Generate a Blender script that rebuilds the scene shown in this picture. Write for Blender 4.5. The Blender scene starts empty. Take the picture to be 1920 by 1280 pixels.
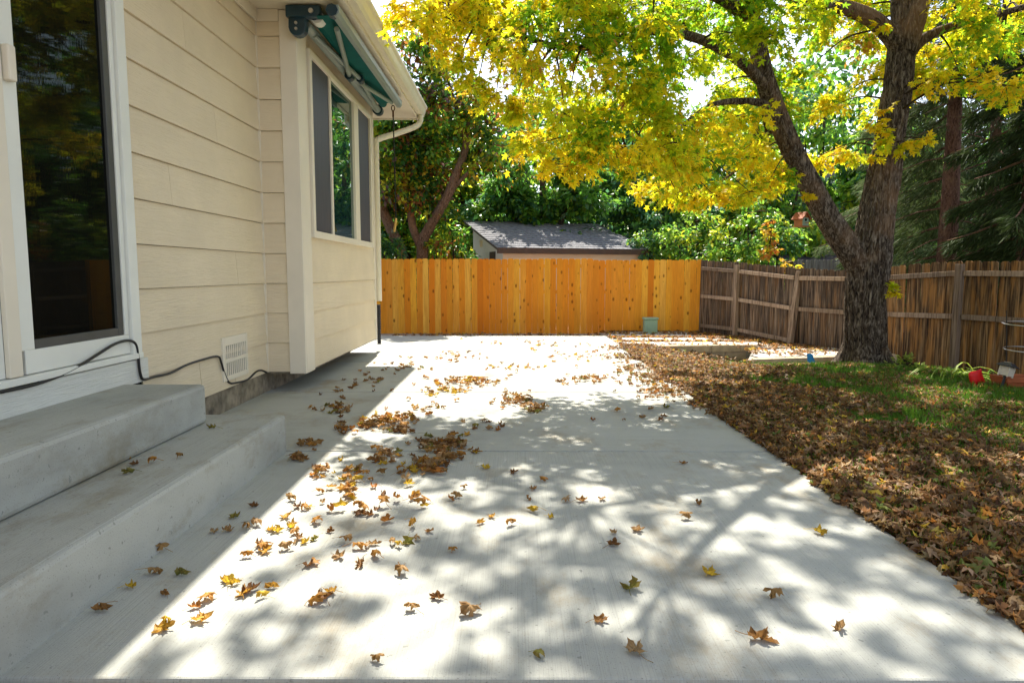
import bpy, math, random
import numpy as np
from mathutils import Vector, Matrix, Euler, noise as mnoise
R = math.radians
random.seed(7); rng = np.random.default_rng(7)
sc = bpy.context.scene
COL = sc.collection

# ------------------------------------------------------------------ camera, sky, sun, exposure
CAMZ = 1.484
cd = bpy.data.cameras.new('camera'); cam = bpy.data.objects.new('camera', cd); COL.objects.link(cam)
cd.sensor_width = 36; cd.lens = 24; cd.clip_start = 0.05; cd.clip_end = 2000
cam.location = (0, 0, CAMZ); cam.rotation_euler = (R(90 - 5.76), 0, R(0.224)); sc.camera = cam
SUN = Vector((-0.048, 0.755, 1.0)).normalized()
EL = math.asin(SUN.z); AZ = math.atan2(SUN.x, SUN.y)
w = bpy.data.worlds.new('World'); sc.world = w; w.use_nodes = True
nt = w.node_tree; sky = nt.nodes.new('ShaderNodeTexSky'); sky.sky_type = 'NISHITA'; sky.sun_disc = False
sky.sun_elevation = EL; sky.sun_rotation = AZ; sky.altitude = 1500; sky.air_density = 1.0; sky.dust_density = 1.5; sky.ozone_density = 1.0
bgn = nt.nodes['Background']; bgn.inputs[1].default_value = 0.135
hs = nt.nodes.new('ShaderNodeHueSaturation'); hs.inputs['Saturation'].default_value = .5   # sky desaturated so the shade turns out less blue
nt.links.new(sky.outputs[0], hs.inputs['Color']); nt.links.new(hs.outputs[0], bgn.inputs[0])
sd = bpy.data.lights.new('sun', 'SUN'); sd.energy = 4.7; sd.angle = R(0.6); sd.color = (1.0, 0.93, 0.82)
so = bpy.data.objects.new('sun', sd); COL.objects.link(so); so.location = (0, 0, 30)
so.rotation_euler = (-SUN).to_track_quat('-Z', 'Y').to_euler()
sc.view_settings.view_transform = 'Standard'; sc.view_settings.look = 'None'
sc.view_settings.exposure = 1.4; sc.view_settings.gamma = 1.0; sc.view_settings.use_curve_mapping = False
sc.render.engine = 'CYCLES'
sc.cycles.use_denoising = True
sc.cycles.max_bounces = 6; sc.cycles.diffuse_bounces = 4; sc.cycles.glossy_bounces = 2; sc.cycles.use_light_tree = False
sc.cycles.transmission_bounces = 4; sc.cycles.transparent_max_bounces = 6
sc.cycles.sample_clamp_indirect = 6.0

CR = Euler((R(90 - 5.76), 0, R(0.224))).to_matrix()
def P(u, v, X=None, Y=None, Z=None):
    """point of the place seen at photo pixel (1920x1280) with one coordinate known"""
    d = CR @ Vector(((u - 960) / 1280, (640 - v) / 1280, -1))
    if Y is not None: t = Y / d.y
    elif X is not None: t = X / d.x
    else: t = (Z - CAMZ) / d.z
    return Vector((0, 0, CAMZ)) + d * t

# ------------------------------------------------------------------ object helpers
def tag(o, label=None, cat=None, group=None, kind=None):
    if label: o['label'] = label
    if cat: o['category'] = cat
    if group: o['group'] = group
    if kind: o['kind'] = kind
    return o
def link(name, me, parent=None):
    o = bpy.data.objects.new(name, me); COL.objects.link(o)
    if parent is not None: o.parent = parent
    return o
def empty(name, loc=(0, 0, 0)):
    o = bpy.data.objects.new(name, None); COL.objects.link(o); o.location = loc; o.empty_display_size = .2
    return o
def np_mesh(name, V, F, mat, col=None, smooth=False):
    """V (n,3) array, F (m,k) int array"""
    V = np.asarray(V, np.float32); F = np.asarray(F, np.int32); m, k = F.shape
    me = bpy.data.meshes.new(name)
    me.vertices.add(len(V)); me.vertices.foreach_set('co', V.ravel())
    me.loops.add(m * k); me.loops.foreach_set('vertex_index', F.ravel())
    me.polygons.add(m); me.polygons.foreach_set('loop_start', np.arange(0, m * k, k, dtype=np.int32))
    if smooth: me.polygons.foreach_set('use_smooth', np.ones(m, bool))
    me.update(calc_edges=True)
    if col is not None:
        a = me.color_attributes.new('Col', 'FLOAT_COLOR', 'POINT')
        c = np.ones((len(V), 4), np.float32); c[:, :3] = col; a.data.foreach_set('color', c.ravel())
    if mat: me.materials.append(mat)
    return me

class MB:
    def __init__(s): s.v = []; s.f = []
    def add(s, vs, fs):
        n = len(s.v); s.v += [tuple(v) for v in vs]; s.f += [tuple(i + n for i in f) for f in fs]; return s
    def box(s, x0, x1, y0, y1, z0, z1):
        return s.add([(x0,y0,z0),(x1,y0,z0),(x1,y1,z0),(x0,y1,z0),(x0,y0,z1),(x1,y0,z1),(x1,y1,z1),(x0,y1,z1)],
                     [(0,3,2,1),(4,5,6,7),(0,1,5,4),(1,2,6,5),(2,3,7,6),(3,0,4,7)])
    def prism(s, prof, a, b):
        """closed polygon prof (3D points) swept by vector a..b offsets"""
        n = len(prof); a = Vector(a); b = Vector(b)
        vs = [Vector(p) + a for p in prof] + [Vector(p) + b for p in prof]
        fs = [tuple(range(n))[::-1], tuple(range(n, 2 * n))] + [(i, (i + 1) % n, n + (i + 1) % n, n + i) for i in range(n)]
        return s.add(vs, fs)
    def tube(s, pts, rad, seg=8, cap=True, rough=None, squash=None):
        pts = [Vector(p) for p in pts]; n = len(pts)
        if not hasattr(rad, '__len__'): rad = [rad] * n
        t0 = (pts[1] - pts[0]).normalized()
        up = Vector((0, 0, 1)) if abs(t0.z) < .9 else Vector((1, 0, 0))
        A = t0.cross(up).normalized(); base = len(s.v)
        for i, p in enumerate(pts):
            t = (pts[min(i + 1, n - 1)] - pts[max(i - 1, 0)]).normalized()
            A = (A - t * A.dot(t)).normalized(); B = t.cross(A)
            for j in range(seg):
                an = 2 * math.pi * j / seg
                r = rad[i]
                if rough: r *= rough(i, an, p)
                s.v.append(tuple(p + (A * math.cos(an) + B * math.sin(an)) * r))
        for i in range(n - 1):
            for j in range(seg):
                a = base + i * seg + j; b = base + i * seg + (j + 1) % seg
                s.f.append((a, b, b + seg, a + seg))
        if cap:
            s.f.append(tuple(base + j for j in range(seg))[::-1]); s.f.append(tuple(base + (n - 1) * seg + j for j in range(seg)))
        return s
    def mesh(s, name, mat, smooth=False):
        me = bpy.data.meshes.new(name); me.from_pydata(s.v, [], s.f); me.update()
        if smooth:
            for p in me.polygons: p.use_smooth = True
        if mat: me.materials.append(mat)
        return me
    def build(s, name, mat, parent=None, smooth=False, bevel=0):
        o = link(name, s.mesh(name, mat, smooth), parent)
        if bevel:
            m = o.modifiers.new('bevel', 'BEVEL'); m.width = bevel; m.segments = 2; m.limit_method = 'ANGLE'; m.angle_limit = R(40)
        return o
def curve_pts(ctrl, n):
    """Catmull-Rom through control points"""
    c = [Vector(p) for p in ctrl]; c = [c[0] * 2 - c[1]] + c + [c[-1] * 2 - c[-2]]; out = []
    k = len(c) - 3
    for i in range(n):
        t = i / (n - 1) * k; a = min(int(t), k - 1); t -= a; p0, p1, p2, p3 = c[a:a + 4]
        out.append(0.5 * ((2 * p1) + (p2 - p0) * t + (2 * p0 - 5 * p1 + 4 * p2 - p3) * t * t + (3 * p1 - p0 - 3 * p2 + p3) * t ** 3))
    return out
def lerp_list(vals, n):
    return list(np.interp(np.linspace(0, 1, n), np.linspace(0, 1, len(vals)), vals))

# ------------------------------------------------------------------ materials
class NM:
    def __init__(s, name, rough=.6, spec=.3):
        s.m = bpy.data.materials.new(name); s.m.use_nodes = True; s.t = s.m.node_tree
        s.b = s.t.nodes['Principled BSDF']; s.b.inputs['Roughness'].default_value = rough
        s.b.inputs['Specular IOR Level'].default_value = spec
    def n(s, typ, **kw):
        x = s.t.nodes.new(typ)
        for k, v in kw.items():
            if k.startswith('i_'): x.inputs[k[2:].replace('_', ' ')].default_value = v
            else: setattr(x, k, v)
        return x
    def l(s, a, b): s.t.links.new(a, b)
    def coords(s, scale=(1, 1, 1), rnd=0):
        tc = s.n('ShaderNodeTexCoord'); mp = s.n('ShaderNodeMapping'); mp.inputs['Scale'].default_value = scale
        if rnd:
            oi = s.n('ShaderNodeObjectInfo'); mu = s.n('ShaderNodeMath', operation='MULTIPLY'); mu.inputs[1].default_value = rnd
            s.l(oi.outputs['Random'], mu.inputs[0]); cx = s.n('ShaderNodeCombineXYZ')
            for i in range(3): s.l(mu.outputs[0], cx.inputs[i])
            ad = s.n('ShaderNodeVectorMath', operation='ADD'); s.l(tc.outputs['Object'], ad.inputs[0]); s.l(cx.outputs[0], ad.inputs[1])
            s.l(ad.outputs[0], mp.inputs['Vector'])
        else: s.l(tc.outputs['Object'], mp.inputs['Vector'])
        return mp.outputs[0]
    def noise(s, vec, scale, detail=4, rough=.55, dist=0):
        x = s.n('ShaderNodeTexNoise'); x.inputs['Scale'].default_value = scale; x.inputs['Detail'].default_value = detail
        x.inputs['Roughness'].default_value = rough; x.inputs['Distortion'].default_value = dist; s.l(vec, x.inputs['Vector']); return x.outputs['Fac']
    def ramp(s, fac, stops):
        x = s.n('ShaderNodeValToRGB'); e = x.color_ramp.elements
        while len(e) < len(stops): e.new(.5)
        for el, (p, c) in zip(e, stops): el.position = p; el.color = (*c, 1) if len(c) == 3 else c
        s.l(fac, x.inputs[0]); return x.outputs[0]
    def mix(s, fac, a, b, mode='MIX'):
        x = s.n('ShaderNodeMix', data_type='RGBA', blend_type=mode)
        if hasattr(fac, 'links'): s.l(fac, x.inputs[0])
        else: x.inputs[0].default_value = fac
        for v, i in ((a, 6), (b, 7)):
            if hasattr(v, 'links'): s.l(v, x.inputs[i])
            else: x.inputs[i].default_value = (*v, 1)
        return x.outputs[2]
    def col(s, c):
        if hasattr(c, 'links'): s.l(c, s.b.inputs['Base Color'])
        else: s.b.inputs['Base Color'].default_value = (*c, 1)
        return s
    def bump(s, h, strength=.3, dist=.01):
        x = s.n('ShaderNodeBump'); x.inputs['Strength'].default_value = strength; x.inputs['Distance'].default_value = dist
        s.l(h, x.inputs['Height']); s.l(x.outputs[0], s.b.inputs['Normal']); return s
def plain(name, c, rough=.6, spec=.3, var=.08, vs=6, bump=0, metal=0):
    k = NM(name, rough, spec); v = k.coords(rnd=13)
    f = k.noise(v, vs, 5)
    lo = tuple(x * (1 - var * 2) for x in c); hi = tuple(min(1, x * (1 + var)) for x in c)
    k.col(k.ramp(f, [(.3, lo), (.7, hi)])); k.b.inputs['Metallic'].default_value = metal
    if bump: k.bump(k.noise(v, vs * 12, 4), bump, .004)
    return k.m

M = {}
def concrete(name, base, broom='x', stain=(.27, .20, .10), bs=1.0):
    k = NM(name, .85, .25); v = k.coords()
    big = k.noise(v, .9, 6, .62); sp = k.noise(v, 110, 3, .7)
    c = k.ramp(big, [(.30, tuple(x * .78 for x in base)), (.5, base), (.7, tuple(x * 1.08 for x in base))])
    c = k.mix(k.ramp(sp, [(.30, (.8,) * 3), (.40, (0,) * 3)]), c, (.13, .12, .11))
    st = k.ramp(k.noise(k.coords((1, .55, 1)), 1.7, 7, .72), [(.52, (0, 0, 0)), (.70, (.62 if bs <= 1 else .75,) * 3)])
    c = k.mix(st, c, stain)
    br = k.noise(k.coords((170, 1.2, 3) if broom == 'y' else (1.2, 170, 3)), 1.0, 3, .6)
    c = k.mix(k.ramp(br, [(.32, (.36,) * 3), (.52, (0,) * 3)]), c, tuple(x * .55 for x in base))
    dr = k.ramp(k.noise(v, 26, 2, .5), [(.70, (0,) * 3), (.73, (.8,) * 3)])
    c = k.mix(dr, c, tuple(x * .55 for x in base))
    k.col(c)
    h = k.mix(.35, br, sp); k.bump(h, .6 * bs, .006); return k.m
M['conc_y'] = concrete('concrete broomed lengthwise', (.40, .408, .37), 'y')
M['conc_x'] = concrete('concrete broomed crosswise', (.40, .408, .37), 'x')
M['conc_step'] = concrete('step concrete', (.40, .405, .365), 'y', (.22, .18, .10), 1.1)
M['conc_old'] = plain('old foundation concrete', (.26, .22, .16), .9, .2, .3, 7, .6)
def paint(name, c, grain=True):
    k = NM(name, .55, .35); v = k.coords(rnd=17)
    k.col(k.ramp(k.noise(v, 1.6, 6, .6), [(.3, tuple(x * .90 for x in c)), (.7, c)]))
    if grain:
        g = k.noise(k.coords((1.3, 1.3, 17), 17), 2.2, 6, .62, 2.2)
        g2 = k.ramp(g, [(.40, (0,) * 3), (.5, (1,) * 3), (.58, (.2,) * 3)])
        k.bump(g, .7, .014)
    else: k.bump(k.noise(v, 50, 3), .06, .003)
    return k.m
M['siding'] = paint('cream painted lap siding', (.74, .625, .44))
M['trim'] = paint('pale trim paint', (.74, .67, .54), False)
M['white'] = paint('white vinyl', (.74, .74, .67), False)
M['kick'] = paint('white painted rough board', (.68, .68, .62))
M['gutter'] = plain('cream gutter metal', (.70, .64, .50), .4, .4, .03)
M['soffit'] = plain('cream soffit paint', (.70, .63, .50), .6, .3, .03, 3)
M['shingle'] = plain('roof shingle', (.12, .10, .09), .9, .2, .3, 20, .5)
M['black'] = plain('black rubber', (.012, .012, .013), .45, .4, .1)
M['dark'] = plain('dark gap', (.01, .01, .01), .9, .1)
M['teal_metal'] = plain('dark teal housing', (.006, .035, .055), .35, .5, .1)
M['alu'] = plain('grey green aluminium', (.24, .285, .265), .35, .5, .05, 3)
M['steel'] = plain('bright steel', (.55, .53, .5), .3, .5, .05, 3, 0, .8)
M['fabric'] = plain('green awning fabric', (.004, .10, .085), .8, .2, .1)
M['screenframe'] = plain('dark grey screen frame', (.06, .06, .055), .5, .4)
M['rust'] = plain('rusty iron', (.10, .045, .02), .8, .2, .3, 30)
def glass(name, tint, ior, ripple=False, rough=.01):
    k = NM(name); k.t.nodes.remove(k.b)
    fr = k.n('ShaderNodeFresnel'); fr.inputs[0].default_value = ior
    d = k.n('ShaderNodeBsdfDiffuse'); d.inputs[0].default_value = (*tint, 1)
    g = k.n('ShaderNodeBsdfGlossy'); g.inputs['Roughness'].default_value = rough; g.inputs[0].default_value = (.85, 1, .95, 1)
    mx = k.n('ShaderNodeMixShader'); k.l(fr.outputs[0], mx.inputs[0]); k.l(d.outputs[0], mx.inputs[1]); k.l(g.outputs[0], mx.inputs[2])
    k.l(mx.outputs[0], k.t.nodes['Material Output'].inputs[0])
    if ripple:
        b = k.n('ShaderNodeBump'); b.inputs['Strength'].default_value = .05; b.inputs['Distance'].default_value = .002
        k.l(k.noise(k.coords((1, 55, .4)), 1.0, 2), b.inputs['Height']); k.l(b.outputs[0], g.inputs['Normal'])
    return k.m
M['glass_door'] = glass('dark door glass behind screen', (.005, .005, .004), 1.22, True, .012)
M['glass_win'] = glass('window glass', (.01, .03, .03), 2.1)
def mesh_screen():
    k = NM('insect screen', .55, .4); v = k.coords((1, 1, 1))
    k.col(k.ramp(k.noise(k.coords((1, 40, 1)), 2, 2), [(.35, (.042, .040, .05)), (.65, (.065, .06, .07))])); return k.m
M['screen'] = mesh_screen()
def cedar():
    k = NM('fresh cedar', .7, .08)
    oi = k.n('ShaderNodeObjectInfo')
    base = k.ramp(oi.outputs['Random'], [(0, (.74, .21, .012)), (.17, (.93, .46, .045)), (.34, (.84, .28, .02)), (.5, (.97, .56, .10)), (.66, (.82, .24, .015)), (.83, (.95, .50, .06)), (1, (.72, .19, .012))])
    g = k.noise(k.coords((14, 14, .9), 50), 2.2, 6, .6, 1.2)
    c = k.mix(k.ramp(g, [(.35, (.42,) * 3), (.6, (0,) * 3)]), base, (.50, .17, .03))
    vo = k.n('ShaderNodeTexVoronoi'); vo.inputs['Scale'].default_value = 1.0; k.l(k.coords((6.5, 6.5, 3.6), 50), vo.inputs['Vector'])
    kn = k.ramp(vo.outputs['Distance'], [(.08, (1,) * 3), (.22, (0,) * 3)])
    gate = k.ramp(k.noise(k.coords((3, 3, 1.2), 50), 1.5, 1), [(.30, (0,) * 3), (.38, (.9,) * 3)])
    kn2 = k.mix(1.0, kn, gate, 'MULTIPLY')
    c = k.mix(kn2, c, (.15, .035, .007))
    c = k.mix(k.ramp(k.noise(k.coords((3, 3, .5), 50), 1.3, 4, .6), [(.40, (.0,) * 3), (.70, (.45,) * 3)]), c, (.62, .19, .02))
    k.col(c); k.bump(g, .15, .004); return k.m
M['cedar'] = cedar()
def oldwood(name, lo, mid, hi, gold=0):
    k = NM(name, .8, .2); oi = k.n('ShaderNodeObjectInfo')
    g = k.noise(k.coords((22, 22, .8), 60), 1.6, 6, .65, .6)
    c = k.ramp(g, [(.34, lo), (.48, mid), (.68, hi)])
    if gold:
        s2 = k.noise(k.coords((6, 6, .7), 60), 1.7, 4, .6, .5)
        c = k.mix(k.ramp(s2, [(.48, (0,) * 3), (.66, (gold,) * 3)]), c, (.46, .21, .055))  # golden streaks paint sunlight catching the boards
    br = k.ramp(oi.outputs['Random'], [(0, (.62,) * 3), (1, (1.15,) * 3)])
    c = k.mix(1.0, c, br, 'MULTIPLY')
    k.col(c); k.bump(g, .5, .006); return k.m
M['old'] = oldwood('weathered fence board', (.014, .009, .007), (.085, .058, .041), (.34, .25, .175), .25)
M['oldlit'] = oldwood('golden-lit fence board', (.012, .007, .004), (.105, .058, .028), (.46, .29, .14), .7)  # sun on the right-hand boards is put into their colour
M['rail'] = oldwood('weathered rail', (.13, .085, .055), (.30, .21, .145), (.45, .34, .25))
M['greywood'] = oldwood('grey far fence board', (.09, .08, .075), (.19, .17, .16), (.30, .28, .26))
def bark(name, lo, mid, hi, s=1):
    k = NM(name, .9, .15)
    g = k.noise(k.coords((9 * s, 9 * s, 2.3 * s)), 2.4, 8, .68, 1.4)
    c = k.ramp(g, [(.38, lo), (.5, mid), (.66, hi)])
    c = k.mix(k.ramp(k.noise(k.coords(), 1.3, 4), [(.5, (0,) * 3), (.68, (.5,) * 3)]), c, (.33, .19, .10))
    k.col(c); k.bump(g, 1.0, .06); return k.m
M['bark'] = bark('maple bark', (.012, .008, .006), (.085, .062, .043), (.31, .255, .195))
M['bark2'] = bark('fruit tree bark', (.06, .035, .022), (.19, .115, .075), (.30, .20, .14), 1.4)
M['bark3'] = bark('spruce bark', (.05, .025, .018), (.16, .085, .06), (.25, .14, .10), 1.4)
M['bark4'] = bark('dark bark', (.012, .010, .008), (.05, .04, .03), (.10, .08, .06), 1.4)
def leafmat(name, trans=.5, rough=.45, spec=.4):
    k = NM(name, rough, spec)
    at = k.n('ShaderNodeAttribute'); at.attribute_name = 'Col'
    k.l(at.outputs['Color'], k.b.inputs['Base Color'])
    if trans:
        tr = k.n('ShaderNodeBsdfTranslucent'); k.l(at.outputs['Color'], tr.inputs[0])
        mx = k.n('ShaderNodeMixShader'); mx.inputs[0].default_value = trans
        k.l(k.b.outputs[0], mx.inputs[1]); k.l(tr.outputs[0], mx.inputs[2]); k.l(mx.outputs[0], k.t.nodes['Material Output'].inputs[0])
    return k.m
M['leaf'] = leafmat('maple leaf', .72, .5, .25)
M['leafbg'] = leafmat('broad leaf', .62, .34, .5)
M['needle'] = leafmat('spruce needle', .3, .7, .12)
M['litter'] = leafmat('dry leaf', .40, .6, .3)
M['grass'] = leafmat('grass blade', .45, .5, .3)
M['soil'] = plain('soil and thatch', (.075, .055, .03), .95, .1, .35, 14, .7)
M['gravel'] = plain('pale gravel', (.42, .38, .32), .9, .2, .35, 60, .8)
M['block'] = plain('tan wall block', (.50, .39, .26), .85, .2, .12, 9, .4)
M['paver'] = plain('pale paver', (.60, .58, .54), .85, .2, .1, 5, .3)
M['pedestal'] = plain('pale green plastic', (.30, .44, .32), .5, .35, .05)
M['terracotta'] = plain('terracotta', (.36, .10, .035), .7, .25, .15)
M['red'] = plain('red flag plastic', (.70, .012, .012), .5, .3, .05)
M['blue'] = plain('blue plastic', (.02, .24, .55), .45, .35, .05)
M['lampglass'] = plain('frosted lamp glass', (.62, .55, .44), .3, .5, .05)
M['whitewall'] = paint('shed wall paint', (.62, .58, .52), False)
M['yellowwall'] = paint('yellow stucco', (.42, .35, .14), False)
M['brownfascia'] = plain('brown fascia', (.07, .05, .042), .6, .3)
M['roofgrey'] = plain('grey roof shingle', (.21, .21, .225), .9, .2, .25, 9, .5)
M['birdwood'] = plain('orange brown birdhouse wood', (.40, .15, .04), .6, .3, .2)
M['twig'] = plain('twig', (.05, .035, .02), .9, .1)

# ================================================================== SETTING
o = link('ground', np_mesh('ground', [(-300, -300, -.6), (300, -300, -.6), (300, 600, -.6), (-300, 600, -.6)], [(0, 1, 2, 3)], M['soil'])); tag(o, kind='structure')

PX1 = 2.15                       # patio's right edge
patio = empty('patio'); tag(patio, kind='structure')
joints = [2.37, 5.59, 8.42, 11.3, 13.8, 16.05]
for i in range(5):
    y0, y1 = joints[i] + (.010 if i else 0), joints[i + 1] - .010
    nx, ny = 24, 12
    MB().box(-3.25, PX1, y0, y1, -.16, 0).build('slab', M['conc_y'] if i == 0 else M['conc_x'], patio, bevel=.012)
MB().box(-3.2, PX1 - .03, 2.42, 16.2, -.3, -.17).build('sub_base', M['gravel'], patio)

def smooth(a, b, x): t = np.clip((x - a) / (b - a), 0, 1); return t * t * (3 - 2 * t)
def lawn_z(x, y):
    x = np.asarray(x, float); y = np.asarray(y, float)
    return -.035 - .28 * smooth(2.4, 4.6, x) * smooth(10.5, 12.7, y) - .08 * smooth(6.1, 6.9, x) + .012 * np.sin(x * 3.1 + y * 1.3) * np.sin(y * 2.2)
xs = np.linspace(PX1 + .003, 9.5, 60); ys = np.linspace(-2, 14.0, 110)
gx, gy = np.meshgrid(xs, ys); V = np.stack([gx, gy, lawn_z(gx, gy)], -1).reshape(-1, 3)
idx = np.arange(110 * 60).reshape(110, 60); F = np.stack([idx[:-1, :-1], idx[:-1, 1:], idx[1:, 1:], idx[1:, :-1]], -1).reshape(-1, 4)
tag(link('lawn', np_mesh('lawn', V, F, M['soil'], smooth=True)), kind='structure')
o = MB().box(-12, 12, -12, 2.36, -.5, -.10).build('dirt_strip', plain('tan dirt', (.30, .22, .13), .95, .1, .3, 8, .6)); tag(o, kind='structure')
pv = MB().box(PX1 + .005, 8, 13.98, 22, -.5, -.045).build('gravel_yard', M['gravel']); tag(pv, kind='structure')
o = MB().box(-12, PX1, 16.06, 22, -.5, -.07).build('gravel_strip', M['gravel']); tag(o, kind='structure')
def fx(y): return 12.2 - .431 * y                       # line of the old fence
for r, (y0, y1) in enumerate([(14.12, 14.75), (15.05, 15.7), (16.0, 16.65), (16.8, 17.3)]):
    x = 2.35 + .12 * (r % 2)
    while x + .95 < fx(y1) - .1:
        MB().box(x, x + .92, y0, y1, -.06, -.012 - .004 * random.random()).build('paver', M['paver'], pv, bevel=.012); x += .99
lower = MB().add([(4.3, 12.5, -.12), (6.75, 12.25, -.02), (5.95, 13.97, -.06), (4.9, 13.97, -.10)], [(0, 1, 2, 3)]).build('lower_gravel', M['gravel']); tag(lower, kind='structure')
for (x, y, z) in [(4.55, 12.62, -.105), (5.45, 12.55, -.065), (4.9, 13.25, -.095), (5.62, 13.2, -.06)]:
    MB().add([(x, y, z), (x + .78, y - .03, z + .035), (x + .72, y + .5, z + .03), (x, y + .5, z - .005)], [(0, 1, 2, 3)]).prism([(x, y, z + .02), (x + .78, y - .03, z + .055), (x + .72, y + .5, z + .05), (x, y + .5, z + .015)], (0, 0, -.01), (0, 0, .0)).build('paver', M['paver'], lower)

# ---- retaining walls
def block_wall(name, label, A, B, ztA, ztB, courses, ch, bl, th):
    t = empty(name, (0, 0, 0)); tag(t, label, 'wall', 'low block walls edging the lawn')
    A = Vector(A); B = Vector(B); L = (B - A).length; d = (B - A) / L; nrm = Vector((-d.y, d.x))
    for c in range(courses):
        s = -(c % 2) * bl * .5
        while s < L - .02:
            a = max(s, 0) + .003; b = min(s + bl, L) - .003; s += bl
            if b - a < .03: continue
            za = ztA + (ztB - ztA) * a / L - c * ch; zb = ztA + (ztB - ztA) * b / L - c * ch
            j = random.uniform(-.006, .006) + (-.02 if c == 0 else 0)
            p0 = A + d * a + nrm * j; p1 = A + d * b + nrm * j; q1 = A + d * b + nrm * th; q0 = A + d * a + nrm * th
            MB().add([(*p0, za - ch + .004), (*p1, zb - ch + .004), (*q1, zb - ch + .004), (*q0, za - ch + .004), (*p0, za), (*p1, zb), (*q1, zb), (*q0, za)],
                     [(0,3,2,1),(4,5,6,7),(0,1,5,4),(1,2,6,5),(2,3,7,6),(3,0,4,7)]).build('block', M['block'], t, bevel=.008)
    return t
block_wall('retaining_wall', 'tan block wall running from the patio edge along the back of the lawn', (2.17, 13.75), (5.0, 14.0), .0, .008, 3, .15, .62, .2)
block_wall('retaining_wall', 'lower tan block wall passing behind the big maple trunk', (4.35, 12.35), (6.82, 12.12), -.085, .03, 2, .14, .6, .17)

# ================================================================== HOUSE
WX = -3.1; BX = -2.63; BY0, BY1 = 8.45, 12.85; SZ = 4.58; ZB = .25; EXP = .366
house = empty('house', (WX, 8, 0)); tag(house, 'cream lap-sided house with sliding door, bay and deep eave on the left', 'house')
def part(mb, name, mat, parent=house, **kw):
    o = mb.build(name, mat, parent, **kw)
    if parent is house: o.matrix_parent_inverse = Matrix.Translation(house.location).inverted()
    return o
part(MB().box(-9, WX - .004, -4, 13.0, .3, SZ + .1), 'wall_core', M['dark'])  # near-black so the board gaps show as lap shadow lines
part(MB().box(-9, BX - .004, BY0 + .004, BY1 - .03, ZB + .01, SZ + .1), 'bay_core', M['dark'])  # near-black too, draws the bay's lap shadows
part(MB().box(-8.9, WX - .006, -4, 12.9, -.3, .298), 'foundation', M['conc_old'])
part(MB().box(WX - .03, BX - .45, 8.6, 12.7, -.3, ZB + .02), 'bay_foundation', M['conc_old'])
part(MB().box(WX - .02, BX - .02, BY0 + .03, BY1 - .03, ZB - .03, ZB + .02), 'bay_floor', M['conc_old'])
def lap(y0, y1, zb, zt, x):           # board facing +X: lower edge proud
    zb += .0045
    return MB().prism([(x, 0, zb), (x + .032, 0, zb), (x + .008, 0, zt), (x, 0, zt)], (0, y1, 0), (0, y0, 0))
def lapx(x0, x1, zb, zt, y):          # board facing -Y
    zb += .0045
    return MB().prism([(0, y, zb), (0, y - .032, zb), (0, y - .008, zt), (0, y, zt)], (x0, 0, 0), (x1, 0, 0))
z = ZB; i = 0
while z < SZ - .02:
    zt = min(z + EXP, SZ - .015)
    if i == 0:
        for a, b in ((5.6, 6.62), (6.626, 7.42), (7.426, BY0 - .012)): part(lap(a, b, z, zt, WX), 'siding_board', M['siding'])
    elif i == 1:
        for a, b in ((5.6, BY0 - .012),): part(lap(a, b, z + .008 * 0, zt, WX), 'siding_board', M['siding'])
    else:
        cut = [None, 6.9, None, 7.6, None, 6.2, None, 7.2, None, 6.6, None, 7.5][i % 12]
        for a, b in (((5.49, BY0 - .012),) if cut is None else ((5.49, cut), (cut + .004, BY0 - .012))): part(lap(a, b, z, zt, WX), 'siding_board', M['siding'])
    part(lap(-4, 2.5, z, zt, WX), 'siding_board', M['siding'])
    part(lapx(WX + .03, -2.80, z, zt, BY0), 'siding_board', M['siding'])
    if z < 1.6: part(lap(8.80, BY1 - .12, z, zt if z + EXP < 1.7 else 1.90, BX), 'siding_board', M['siding'])
    z += EXP; i += 1
part(MB().box(BX - .01, BX + .008, 8.80, BY1 - .12, 1.6, SZ - .01), 'bay_upper_panel', M['siding'])
part(MB().box(WX, WX + .034, BY0 - .034, BY0 - .004, ZB, SZ - .01), 'corner_bead', M['trim'])
part(MB().box(-2.80, BX + .035, BY0 - .035, BY0 + .01, ZB - .02, SZ - .01), 'corner_trim', M['trim'], bevel=.006)
part(MB().box(BX - .005, BX + .036, BY0 + .012, 8.80, ZB - .022, SZ - .01), 'corner_trim', M['trim'], bevel=.006)
part(MB().box(BX - .005, BX + .034, BY1 - .12, BY1, ZB - .02, SZ - .01), 'corner_trim', M['trim'], bevel=.006)
part(MB().box(WX + .03, -2.8, BY0 - .05, BY0 - .03, SZ - .14, SZ - .005), 'frieze_board', M['trim'])
part(MB().box(WX + .028, WX + .055, 2.4, BY0 - .06, SZ - .14, SZ - .005), 'frieze_board', M['trim'])
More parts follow.
